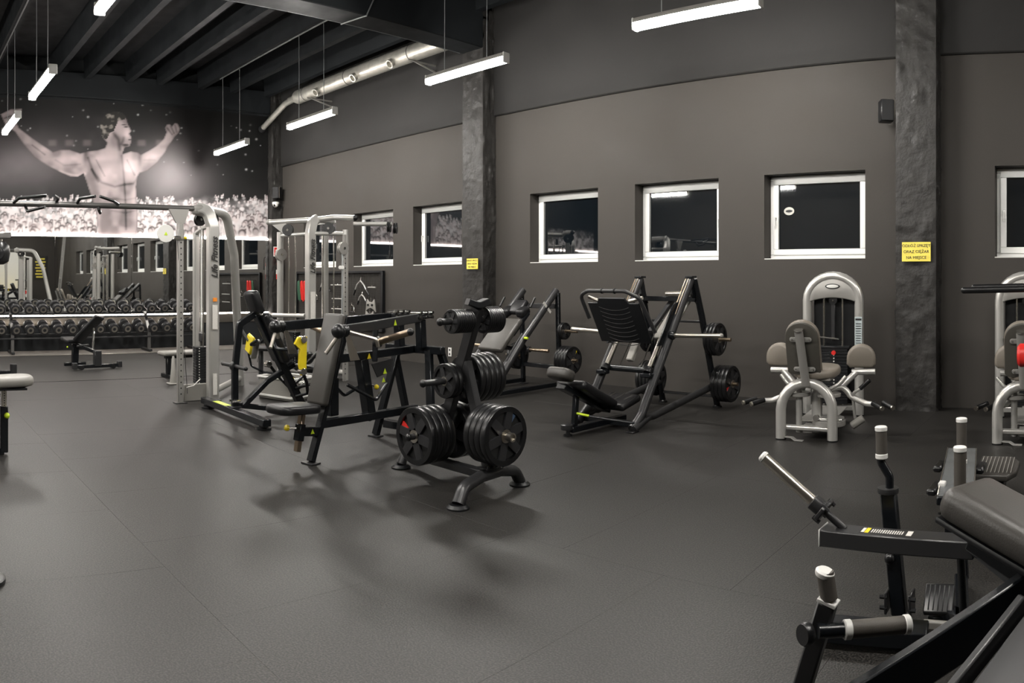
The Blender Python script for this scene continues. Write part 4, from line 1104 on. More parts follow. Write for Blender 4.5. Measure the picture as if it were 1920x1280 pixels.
def jungle():
    O = Vector((-10.45, 6.50, 0))
    t = thing('multi_station_tower', 'silver multi-station cable tower near the far corner', 'cable machine', O)
    L = lambda x, y, z: (x-O.x, y-O.y, z)
    hub = L(-10.30, 6.42, 2.55)
    MB().rect_tube([L(-10.20, 6.27, 0), L(-10.20, 6.27, 2.34), L(-10.22, 6.32, 2.52), L(-10.30, 6.44, 2.55)], .15, .12, bend=.16, up=(1, 0, 0)).build('main_post', 'silver', t)
    lettering('Life Fitness', .12, 'ink', t, basis(L(-10.118, 6.27, 1.95), (0, 0, 1), (0, -1, 0)), shear=.35, bold=.003)
    MB().box(L(-10.125, 6.27, 1.15), (.004, .09, .5), bev=.001).build('exercise_card', 'paper', t)
    for x, y, r in ((-11.0, 6.17, .055), (-10.52, 6.75, .058), (-9.92, 6.75, .045)):
        MB().tube([L(x, y, 0), L(x, y, 2.38)], r, n=14).build('post', 'silver', t)
    perforated(t, *L(-9.82, 6.66, 0)[:2], 0, 2.30, .05, .05)
    MB().tube([L(-11.15, 6.05, 2.55), hub], .045, n=14).build('top_arm', 'silver', t)
    MB().tube([L(-9.75, 6.80, 2.56), L(-10.05, 6.62, 2.58), hub], .045, n=14, bend=.1).build('top_arm', 'silver', t)
    MB().tube([L(-10.60, 6.95, 2.56), hub], .045, n=14).build('top_arm', 'silver', t)
    MB().ball(L(-11.16, 6.04, 2.55), .05, 12).build('arm_cap', 'silver_panel', t)
    MB().ball(L(-9.74, 6.81, 2.56), .05, 12).build('arm_cap', 'rubber', t)
    MB().tube([L(-11.0, 6.17, 2.32), L(-10.2, 6.27, 2.32), L(-9.92, 6.75, 2.32)], .032, n=12).build('top_tie', 'silver', t)
    MB().tube([L(-9.85, 6.85, 2.47), L(-9.45, 7.32, 2.47)], .034, n=12).build('lat_arm', 'silver', t)
    pulley(t, L(-9.45, 7.26, 2.42), (.75, .66, 0), .085, .05); pulley(t, L(-9.42, 7.36, 2.40), (.75, .66, 0), .085, .05)
    MB().tube([L(-9.46, 7.28, 2.34), L(-9.46, 7.28, 2.05)], .005, n=6).build('lat_cable', 'cable', t)
    MB().box(L(-9.46, 7.28, 1.99), (.03, .03, .12), bev=.008).build('carabiner', 'satin_black', t)
    MB().prism([L(-11.12, 6.06, 2.52), L(-10.85, 6.15, 2.34), L(-10.82, 6.16, 2.52)], (.02, .02, 0)).build('gusset', 'silver_panel', t)
    pulley(t, L(-10.72, 6.16, 2.40), (.6, -.8, 0), .095, .05); pulley(t, L(-10.05, 6.52, 2.40), (.6, -.8, 0), .095, .05)
    pulley(t, L(-10.85, 6.10, 2.0), (1, 0, 0), .10, .06, 'silver_panel'); pulley(t, L(-9.80, 6.62, 2.08), (1, .2, 0), .10, .06, 'silver_panel')
    for x, y in ((-10.76, 6.2), (-10.58, 6.22), (-10.38, 6.62), (-10.12, 6.66)):
        MB().tube([L(x, y, .15), L(x, y, 2.32)], .012, n=10).build('guide_rod', 'chrome', t)
    weight_stack(t, L(-10.67, 6.21, 0)[:2], .30, .14, .17, 16, .036, 0)
    weight_stack(t, L(-10.25, 6.64, 0)[:2], .30, .14, .17, 16, .036, 0)
    for a, b in (((-11.0, 6.17), (-10.2, 6.27)), ((-10.2, 6.27), (-9.92, 6.75)), ((-11.0, 6.17), (-10.52, 6.75)), ((-10.52, 6.75), (-9.92, 6.75))):
        MB().tube([L(*a, .12), L(*b, .12)], .042, n=12).build('base_tube', 'silver', t)
    MB().tube([L(-11.35, 5.85, 1.0), L(-10.25, 6.2, 1.02)], .035, n=12).build('side_bar', 'silver', t)
    MB().tube([L(-9.80, 6.60, 2.02), L(-9.72, 6.56, 1.9), L(-9.72, 6.55, 1.05)], .014, n=8, bend=.05).build('chain', 'wire_grey', t)
    MB().box(L(-9.72, 6.55, .92), (.06, .05, .26), bev=.01).build('cable_stop', 'grey_plastic', t)
    MB().tube([L(-11.04, 6.10, 1.85), L(-11.3, 5.9, .2)], .004, n=6).build('travel_cable', 'cable', t)
    q = MB()
    for s in (0, 1): q.cyl(L(-9.76+s*.06, 6.54, 1.78), L(-9.70+s*.06, 6.50, 1.78), .028, n=12)
    q.build('cable_balls', 'white_plastic', t)
    padbar(L(-10.9, 5.55, .50), L(-10.5, 5.75, .50), .30, .07, 'seat_pad', 'vinyl_black', t, .03)
    MB().bar(L(-10.7, 5.65, .0), L(-10.7, 5.65, .46), .06, .06).build('seat_post', 'grey_steel', t)
jungle()

# ------------------------------------------------------------------ hack squat beside the middle pillar
def hack_squat():
    f = Frame(-7.47, 7.14, 0)
    t = thing('hack_squat', 'black reclined squat machine with grey back pad beside the middle pillar', 'gym machine', f.o)
    for s in (-1, 1):
        MB().tube([(s*.33, .02, .03), (s*.33, .27, .296), (s*.33, .66, .72), (s*.33, 1.42, 1.43)], .054, n=14, bend=.1).build('slide_rail', 'grey_steel', t)
        MB().tube([(s*.29, .30, .38), (s*.29, .72, .83)], .016, n=10).build('guide_rod', 'grey_steel', t)
        MB().bar((s*.36, 1.42, 1.40), (s*.36, 1.46, .02), .06, .06, up=(1, 0, 0)).build('rear_post', 'black_steel', t)
        MB().box((s*.36, 1.46, .008), (.12, .12, .016), bev=.003).build('foot_plate', 'grey_steel', t)
        MB().bar((s*.36, .10, .06), (s*.36, 1.46, .06), .06, .06).build('floor_beam', 'black_steel', t)
        MB().box((s*.33, .02, .01), (.10, .14, .02), bev=.004).build('front_foot', 'grey_steel', t)
        # weight horns on the sled, storage pegs on the rear posts
        MB().cyl((s*.42, .72, .62), (s*.78, .72, .62), .024, n=14).build('weight_horn', 'bronze', t)
        MB().lathe([(.04, 0), (.045, .02), (.04, .04)], (s*.40, .72, .62), (s, 0, 0), 14).build('horn_collar', 'grey_steel', t)
        for z in (.42, .84): MB().cyl((s*.40, 1.45, z), (s*.70, 1.45, z), .022, n=12).build('storage_peg', 'bronze', t)
        # shoulder pads
        padbar((s*.15, .80, 1.09), (s*.15, .98, 1.17), .15, .12, 'shoulder_pad', 'vinyl_black', t, .04)
        MB().bar((s*.20, .62, .82), (s*.20, .95, 1.12), .05, .06).build('sled_side', 'black_steel', t)
        MB().tube([(s*.30, .88, 1.20), (s*.30, .98, 1.33)], .017, n=8).build('hand_grip', 'rubber', t)
    MB().bar((-.33, 1.40, 1.20), (.33, 1.40, 1.20), .06, .07).build('top_cross_bar', 'grey_steel', t)
    MB().bar((-.36, 1.46, .30), (.36, 1.46, .30), .06, .06).build('rear_cross_bar', 'black_steel', t)
    MB().bar((-.33, .70, .62), (.33, .70, .62), .06, .06).build('sled_cross_bar', 'black_steel', t)
    padbar((0, .36, .60), (0, .80, 1.02), .46, .085, 'back_pad', 'vinyl_grey', t, .03, up=(0, -.7, .7))
    padbar((0, .86, 1.10), (0, 1.05, 1.28), .24, .08, 'head_pad', 'vinyl_black', t, .03, up=(0, -.7, .7))
    MB().box((0, -.02, .16), (.66, .34, .02), Matrix.Rotation(.35, 3, 'X'), .004).build('foot_platform', 'satin_black', t)
    MB().bar((0, .02, .0), (0, .10, .16), .3, .04).build('platform_stand', 'black_steel', t)
    MB().bar((-.36, .14, .06), (.36, .14, .06), .05, .05).build('front_cross_bar', 'black_steel', t)
    MB().cyl((.39, .66, .78), (.45, .66, .78), .018, n=10).build('safety_knob', 'lime', t)
    MB().box((.378, 1.16, 1.19), (.004, .04, .22), Matrix.Rotation(.82, 3, 'X'), .001).build('stripe_sticker', 'paper', t)
    G = 'plates stored on the squat machine'
    plate_stack((-7.47+.42, 7.14+1.45, .42), (1, 0, 0), 4, .205, .05, .004, namer(4, 'black plate', 'the low right peg of the reclined squat machine'), G, 6, last_inlay='yellow', last_spin=-2.05)
    plate_stack((-7.47+.42, 7.14+1.45, .84), (1, 0, 0), 2, .125, .032, .004, namer(2, 'small plate', 'the upper right peg of the reclined squat machine'), G, 5)
    plate_stack((-7.47-.42, 7.14+1.45, .42), (-1, 0, 0), 2, .205, .05, .004, namer(2, 'black plate', 'the far low peg of the reclined squat machine'), G, 6)
hack_squat()

# ------------------------------------------------------------------ 45 degree leg press
def leg_press():
    f = Frame(-4.8, 6.56, 0)
    t = thing('leg_press', 'black leg press with ribbed foot plate and low reclined seat', 'gym machine', f.o)
    th = math.atan2(1.62, 1.30)
    for s in (-1, 1):
        MB().tube([(s*.36, .0, .03), (s*.36, .18, .16), (s*.36, 1.24, 1.60)], .050, n=14, bend=.06).build('slide_rail', 'grey_steel', t)
        MB().tube([(s*.29, .42, .60), (s*.29, .74, 1.00)], .026, n=14).build('chrome_guide', 'brushed', t)
        q = MB()
        for dx in (-.018, .018): q.tube([(s*.355+dx, .86, 1.20), (s*.355+dx, 1.16, 1.60)], .006, n=8)
        q.build('upper_guide', 'bronze', t)
        MB().box((s*.36, 1.24, 1.625), (.10, .12, .025), bev=.006).build('end_cap', 'satin_black', t)
        MB().prism([(s*.36-.02, 1.26, 1.62), (s*.36-.02, 1.40, 1.30), (s*.36-.02, 1.24, 1.42)], (.04, 0, 0)).build('gusset', 'black_steel', t)
        MB().tube([(s*.38, 1.28, 1.60), (s*.40, 1.44, 1.15), (s*.40, 1.84, .02)], .04, n=12, bend=.2).build('rear_leg', 'black_steel', t)
        MB().lathe([(.06, 0), (.06, .015), (.045, .03)], (s*.40, 1.84, 0), (0, 0, 1), 16).build('foot_disc', 'rubber', t)
        MB().tube([(s*.40, 1.76, .28), (s*.37, .38, .11), (s*.37, .20, .14)], .042, n=12).build('brace_tube', 'grey_steel', t)
        MB().tube([(s*.37, .30, .12), (s*.39, -.02, .03)], [.045, .04], n=12).build('front_foot', 'grey_steel', t)
        MB().box((s*.38, -.02, .008), (.09, .12, .016), bev=.003).build('foot_pad', 'rubber', t)
        # sled side plates, loading horns
        MB().prism([(s*.33, .52, .86), (s*.33, .66, .86), (s*.33, 1.02, 1.22), (s*.33, .98, 1.34), (s*.33, .86, 1.30)], (s*.02, 0, 0)).build('sled_plate', 'black_steel', t)
        MB().cyl((s*.40, .74, .965), (s*1.02, .74, .985), .025, n=16).build('weight_horn', 'brushed', t)
        MB().lathe([(.042, 0), (.05, .01), (.05, .05), (.035, .07)], (s*.37, .74, .965), (s, 0, 0), 16).build('horn_collar', 'black_steel', t)
        MB().ball((s*1.025, .74, .985), .027, 12).build('horn_cap', 'grey_plastic', t)
        MB().lathe([(.05, 0), (.055, .03), (.05, .06)], (s*.29, .40, .575), (0, .62, .78), 14).build('bump_stop', 'rubber', t)
        MB().box((s*.30, .38, .55), (.14, .09, .05), bev=.01).build('stop_bracket', 'black_steel', t)
        for z, y in ((.31, 1.78), (.87, 1.58)):
            MB().cyl((s*.40, y, z), (s*.72, y, z), .022, n=12).build('storage_peg', 'bronze', t)
    MB().tube([(-.30, .47, .59), (.32, .47, .59)], .035, n=14).build('cross_tube', 'black_steel', t)
    MB().bar((-.36, 1.33, 1.36), (.38, 1.33, 1.36), .05, .06).build('top_cross_bar', 'black_steel', t)
    MB().tube([(-.02, 1.30, 1.42), (.30, 1.34, 1.43)], .03, n=12).build('roller', 'brushed', t)
    MB().bar((-.36, 1.52, 1.08), (.40, 1.52, 1.08), .03, .03).build('tie_rod', 'grey_steel', t)
    MB().bar((-.40, 1.80, .14), (.40, 1.80, .14), .03, .03).build('tie_rod', 'grey_steel', t)
    MB().bar((0, 1.42, 1.34), (.0, .9, .98), .06, .05).build('centre_strut', 'grey_steel', t)
    MB().bar((.16, 1.42, 1.34), (.22, .80, .92), .20, .03).build('sled_cover', 'grey_plastic', t)
    # foot plate
    a0, a1 = Vector((0, .42, .90)), Vector((0, .13, 1.39))
    d = (a1-a0).normalized(); n = Vector((1, 0, 0)).cross(d).normalized()
    if n.y > 0: n = -n
    M = basis((a0+a1)/2, (1, 0, 0), d)
    w2, h2 = .34, .29
    o = [(-w2, -h2), (w2, -h2), (w2, h2*.78), (w2*.62, h2*.78), (w2*.5, h2), (-w2*.5, h2), (-w2*.62, h2*.78), (-w2, h2*.78)]
    fp = MB().slab(o, .022, M, .006).build('foot_plate', 'satin_black', t)
    for i in range(9):
        y0 = h2*.62-i*.058; pts = []
        for k in range(11):
            x = -.20+.40*k/10; yy = y0-.045*(1-(x/.20)**2)
            pts.append(M @ Vector((x, yy, .0)) + n*.0125)
        MB().tube(pts, .0045, n=6).build('tread_rib', 'grey_steel', fp)
    MB().tube([(-.40, .26, 1.16), (-.42, .12, 1.42), (-.30, .10, 1.47), (.20, .10, 1.47), (.34, .16, 1.40), (.42, .36, 1.02)], .022, n=12, bend=.09).build('carry_bar', 'grey_steel', t)
    for x in (-.12, .05): MB().lathe([(.026, 0), (.03, .005), (.03, .02), (.026, .025)], (x, .10, 1.47), (1, 0, 0), 14).build('bar_collar', 'satin_black', t)
    for s in (-1, 1): MB().tube([(s*.20, .18, 1.36), (s*.36, .20, 1.40)], .02, n=10).build('release_handle', 'brushed', t)
    MB().box((-.02, .60, .80), (.09, .06, .30), Matrix.Rotation(-.6, 3, 'X'), .01).build('lock_post', 'grey_plastic', t)
    triangle_mark(t, (-.02, .56, .93), (1, 0, 0), (0, .3, 1), .05, 'red')
    for x in (-.14, .14): MB().tube([(x, .48, .60), (x, .85, 1.05)], .008, n=8).build('gas_rod', 'chrome', t)
    # seat
    padbar((-.02, .02, .26), (-.06, -.52, .54), .40, .09, 'back_pad', 'vinyl_black', t, .035, up=(0, .4, 1))
    MB().slab(round_rect(.30, .20, .085), .11, basis((-.06, -.66, .64), (1, 0, 0), (0, -1, .45)), .035).build('head_pad', 'vinyl_grey', t)
    padbar((-.0, .06, .22), (.02, .40, .30), .42, .08, 'seat_pad', 'vinyl_black', t, .035)
    q = MB()
    for i in range(3): q.bar((-.12+.12*i, .10, .268), (-.10+.12*i, .36, .332), .012, .006)
    q.build('seat_piping', 'vinyl_grey', t)
    MB().bar((-.04, .10, .18), (-.06, -.66, .52), .12, .06).build('seat_frame', 'black_steel', t)
    MB().bar((-.05, -.46, .04), (-.05, -.42, .44), .05, .06, up=(0, 1, 0)).build('seat_post', 'black_steel', t)
    MB().bar((-.05, -.52, .06), (-.02, .40, .06), .08, .06).build('seat_base_beam', 'black_steel', t)
    MB().bar((-.38, .10, .06), (.38, .10, .06), .07, .06).build('front_cross_beam', 'black_steel', t)
    MB().lathe([(.06, 0), (.065, .01), (.065, .05), (.05, .06)], (-.08, -.54, .06), (0, 0, 1), 18).build('level_cap', 'grey_steel', t)
    MB().lathe([(.045, 0), (.045, .02), (.02, .02), (.02, .07)], (-.05, -.56, 0), (0, 0, 1), 16).build('level_foot', 'rubber', t)
    MB().tube([(-.04, -.44, .22), (.10, -.40, .20)], .013, n=10).build('seat_lever', 'lime', t)
    MB().tube([(.10, -.40, .20), (.24, -.30, .17), (.46, -.10, .12)], .012, n=8, bend=.05).build('foot_release_bar', 'black_steel', t)
    G = 'plates stored on the leg press'
    W = lambda x, y, z: (x-4.8, y+6.56, z)
    plate_stack(W(.44, 1.78, .31), (1, 0, 0), 4, .225, .05, .004, namer(4, 'big plate', 'the low right rear peg of the leg press'), G, 6, last_inlay='red', last_spin=.4)
    plate_stack(W(.44, 1.58, .87), (1, 0, 0), 3, .20, .042, .004, namer(3, 'plate', 'the upper right rear peg of the leg press'), G, 6)
    plate_stack(W(-.44, 1.78, .31), (-1, 0, 0), 4, .225, .05, .004, namer(4, 'big plate', 'the low left rear peg of the leg press'), G, 6)
    plate_stack(W(-.44, 1.58, .87), (-1, 0, 0), 1, .20, .042, .004, lambda i: 'single plate on the upper left rear peg of the leg press', G, 6)
leg_press()
# ------------------------------------------------------------------ hip machines by the right-hand pillar
def hip_machine(ox, oy, rz, label, spread, grips=True):
    t = thing('hip_machine', label, 'gym machine', (ox, oy, 0), rz)
    # front arch
    pts = [(-.262, 0, .0), (-.262, 0, .30)]
    for k in range(1, 12):
        a = PI-PI*k/12; pts.append((.262*math.cos(a), .02*math.sin(a), .30+.27*math.sin(a)))
    pts += [(.262, 0, .30), (.262, 0, .0)]
    MB().tube(pts, .052, n=16).build('front_arch', 'silver', t)
    for s in (-1, 1): MB().cyl((s*.262, 0, 0), (s*.262, 0, .014), .054, n=18).build('rubber_foot', 'rubber', t)
    MB().rect_tube([(-.21, -.01, .03), (-.14, -.03, .03), (-.10, -.05, .008), (-.02, -.06, .008)], .05, .008, bend=.03).build('floor_tab', 'silver', t)
    MB().tube([(-.24, .03, .12), (.24, .03, .11)], .030, n=12).build('low_cross_tube', 'silver', t)
    # back rest with its support bar
    b0, b1 = Vector((.0, -.02, .55)), Vector((-.03, -.22, 1.10))
    MB().tube([b0, b1], .045, n=14, flat=.7).build('back_bar', 'silver_panel', t)
    MB().cyl(b1, b1+(b1-b0).normalized()*.012, .046, n=16).build('bar_cap', 'chrome', t)
    up = (b1-b0).normalized(); n = Vector((0, 1, 0)); n = (n-up*n.dot(up)).normalized()
    M = basis((b0+b1)/2+up*.075+n*.085, (1, 0, 0), up)
    MB().slab(arch_outline(.335, .56), .03, basis(M.translation-n*.02, (1, 0, 0), up), .010).build('back_shell', 'shell_taupe', t)
    MB().slab(arch_outline(.345, .57), .07, basis(M.translation+n*.03, (1, 0, 0), up), .028).build('back_pad', 'vinyl_taupe', t)
    for h in (.12, .44):
        c = b0+up*h*1.0+up*.04
        q = MB(); q.slab(round_rect(.22, .05, .024), .008, basis(c+n*.03, (1, 0, 0), up), .002)
        q.build('pad_bracket', 'silver', t)
        for s in (-1, 1): MB().cyl(c+n*.03+Vector((s*.085, 0, 0)), c+n*.015+Vector((s*.085, 0, 0)), .012, n=8).build('bolt', 'chrome', t)
    # seat
    o = [(.235*math.cos(a*PI/16)*(1 if True else 1), .26*math.sin(a*PI/16)) for a in range(32)]
    o = [(math.copysign(abs(x/.235)**.75, x)*.235, math.copysign(abs(y/.26)**.75, y)*.26) for x, y in o]
    MB().slab(o, .09, basis((.06, .24, .665), (1, 0, 0), (0, 1, .06)), .035).build('seat_pad', 'vinyl_taupe', t)
    MB().box((.06, .24, .60), (.34, .40, .035), bev=.01).build('seat_plate', 'grey_plastic', t)
    MB().cyl((.06, .22, .05), (.06, .22, .59), .055, n=16).build('seat_column', 'silver', t)
    MB().cyl((-.10, .10, .06), (-.10, .10, .58), .032, n=14).build('support_post', 'silver', t)
    MB().cyl((.20, .20, .15), (.20, .20, .46), .028, n=14).build('support_post', 'silver', t)
    # cam discs and base plate
    MB().cyl((.20, .16, .13), (.20, .16, .19), .165, n=36, bev=.006).build('cam_disc', 'silver_panel', t)
    MB().cyl((.20, .16, .195), (.20, .16, .21), .15, n=36).build('cam_disc', 'silver', t)
    for x in (-.11, .20): MB().cyl((x, .14, .42), (x, .14, .46), .12, n=28, bev=.006).build('cam_disc', 'silver_panel', t)
    MB().box((.05, .62, .16), (.36, .9, .012), bev=.003).build('base_sheet', 'silver_panel', t)
    MB().bar((.0, .05, .10), (.0, 1.40, .10), .10, .08).build('base_beam', 'silver', t)
    MB().cyl((.09, .02, .22), (.09, .06, .22), .032, n=16).build('lever_eye', 'chrome', t)
    MB().tube([(.11, .03, .21), (.34, .08, .20)], .012, n=8).build('pull_rod', 'silver', t)
    # knee pads on swinging arms
    for s in (-1, 1):
        x = s*spread
        rot = .0
        M = basis((x+.06, .40, .81), (1, s*.12, 0), (0, 0, 1))
        MB().slab(arch_outline(.30, .245, .035), .105, M, .035).build('knee_pad', 'vinyl_taupe', t)
        MB().tube([(x-.09+.06, .36, .645), (x+.15+.06, .36, .65)], .032, n=12).build('pad_bar', 'silver', t)
        MB().tube([(x*.55+.06, .30, .50), (x*.9+.06, .36, .645)], .034, n=12).build('pad_arm', 'silver', t)
        MB().tube([(s*.14+.06, .24, .48), (x*.62+.06, .30, .50), (x*.8+.06, .28, .40), (x*1.0+s*.06+.08, .22, .345), (x+s*.15+.08, .18, .345)], .030, n=12, bend=.10).build('foot_rest_arm', 'silver', t)
        for j in (0, 1):
            p0 = Vector((x+s*.13+.08+s*j*.10, .16+j*.05, .36)); p1 = p0+Vector((s*.10, -.10, -.03))
            MB().cyl(p0, p1, .026, n=14).build('foot_peg', 'rubber', t)
            MB().cyl(p1, p1+(p1-p0).normalized()*.02, .024, n=14).build('peg_cap', 'brushed', t)
        MB().tube([(s*.15+.06, .06, .50), (s*.26+.06, .02, .56), (s*.33+.06, .04, .64)], .019, n=10, bend=.05).build('seat_handle', 'silver', t)
    # range lever with counterweight
    MB().tube([(.44, .30, .18), (.42, .26, .44), (.52, .26, .50)], .016, n=10, bend=.06).build('range_lever', 'silver', t)
    MB().cyl((.50, .26, .49), (.60, .24, .58), .022, n=12).build('lever_grip', 'rubber', t)
    MB().cyl((.42, .20, .12), (.54, .22, .20), .04, n=18, bev=.008).build('counterweight', 'grey_plastic', t)
    # stack tower
    tw = 1.44; hw = .31; zc = 1.35
    pts = [(-hw, tw, 0), (-hw, tw, zc)]
    for k in range(1, 14):
        a = PI-PI*k/14; pts.append((hw*math.cos(a), tw, zc+.285*math.sin(a)))
    pts += [(hw, tw, zc), (hw, tw, 0)]
    MB().tube(pts, .055, n=16).build('tower_frame', 'silver', t)
    o = []
    for k in range(15):
        a = PI-PI*k/14; o.append((.285*math.cos(a), .265*math.sin(a)))
    for k in range(9):
        x = .285-.57*k/8; o.append((x, -.02+.05*(1-(x/.285)**2)))
    MB().slab(o, .05, basis((0, tw-.015, zc), (1, 0, 0), (0, 0, 1)), .012).build('crown_panel', 'silver_panel', t)
    badge = MB().slab([(.088*math.cos(a*PI/12), .032*math.sin(a*PI/12)) for a in range(24)], .006, basis((0, tw-.043, zc+.165), (1, 0, 0), (0, 0, 1)), .002).build('badge', 'grey_steel', t)
    MB().slab([(.072*math.cos(a*PI/12), .020*math.sin(a*PI/12)) for a in range(24)], .003, basis((0, tw-.048, zc+.165), (1, 0, 0), (0, 0, 1)), .001).build('badge_plate', 'white_plastic', badge)
    for x in (-.11, .11): MB().cyl((x, tw, .12), (x, tw, zc+.05), .012, n=10).build('guide_rod', 'chrome', t)
    MB().box((0, tw, 1.12), (.045, .02, .50), bev=.004).build('lift_belt', 'grey_steel', t)
    pulley(t, (.0, tw, zc+.0), (0, 1, 0), .05, .03)
    weight_stack(t, (0, tw), .36, .12, .14, 18, .036, 0, pins=False)
    MB().box((0, tw+.09, .75), (.50, .01, 1.25), bev=.003).build('rear_shroud', 'satin_black', t)
    q = MB()
    for i in range(16): q.cyl((.02, tw-.062, .17+i*.036), (.02, tw-.064, .17+i*.036), .009, n=6)
    q.build('number_dots', 'paper', t)['kind'] = 'stuff'
    MB().cyl((.02, tw-.06, .74), (.02, tw-.09, .74), .026, n=14).build('selector_pin', 'red', t)
    MB().box((0, tw-.0, .80), (.40, .13, .03), bev=.006).build('stack_top', 'satin_black', t)
    MB().tube([(-.26, tw-.05, .93), (.08, tw-.07, .90)], .012, n=8).build('adjuster_bar', 'chrome', t)
    MB().box((hw, tw-.056, .93), (.085, .006, .46), bev=.001).build('exercise_card', 'placard', t)
    q = MB()
    for i in range(9): q.box((hw, tw-.060, 1.08-i*.028), (.06, .002, .008), bev=0)
    q.box((hw, tw-.060, 1.13), (.07, .002, .022), bev=0); q.box((hw-.01, tw-.060, .77), (.03, .002, .05), bev=0)
    q.build('card_print', 'grey_steel', t)['kind'] = 'stuff'
    for s in (-1, 1): MB().cyl((s*hw, tw, 0), (s*hw, tw, .014), .058, n=18).build('rubber_foot', 'rubber', t)
    MB().bar((-hw, tw, .09), (hw, tw, .09), .06, .06).build('tower_cross_tube', 'silver', t)
    return t
hip_machine(-2.68, 7.02, .145, 'silver hip machine with taupe pads set wide apart, left of the rough pillar', .43)
hip_machine(-.565, 7.31, .06, 'silver hip machine cut by the right edge, pads close together', .22)

# dark bars and red roller at the right edge
pb2 = thing('dip_bars', 'two dark horizontal bars reaching in from the right edge at eye level', 'bars', (.0, 5.6, 0))
def bars():
    for dy, z, x0 in ((0, 1.515, -.885), (.22, 1.535, -.84)):
        MB().tube([(x0, dy, z), (.9, dy, z+.04)], .024, n=14).build('bar', 'rubber', pb2)
        MB().ball((x0, dy, z), .0245, 10).build('bar_end', 'rubber', pb2)
    MB().bar((.9, .11, 0), (.9, .11, 1.6), .08, .08).build('post', 'black_steel', pb2)
    MB().bar((.9, -.05, 1.56), (.9, .30, 1.56), .06, .06).build('cross_piece', 'black_steel', pb2)
    MB().box((.9, .11, .01), (.5, .6, .02), bev=.004).build('base_plate', 'black_steel', pb2)
bars()
rp = thing('red_roller', 'red padded roller on a steel stand at the right edge', 'roller', (-.36, 5.75, 0))
MB().cyl((-.135, 0, 1.02), (.25, 0, 1.02), .09, n=24, bev=.02).build('roller', 'red', rp)
MB().bar((.42, 0, 0), (.42, 0, 1.05), .06, .06).build('stand', 'black_steel', rp)
MB().cyl((.24, 0, 1.02), (.44, 0, 1.02), .02, n=12).build('axle', 'chrome', rp)
MB().box((.42, 0, .01), (.3, .3, .02), bev=.004).build('base_plate', 'black_steel', rp)

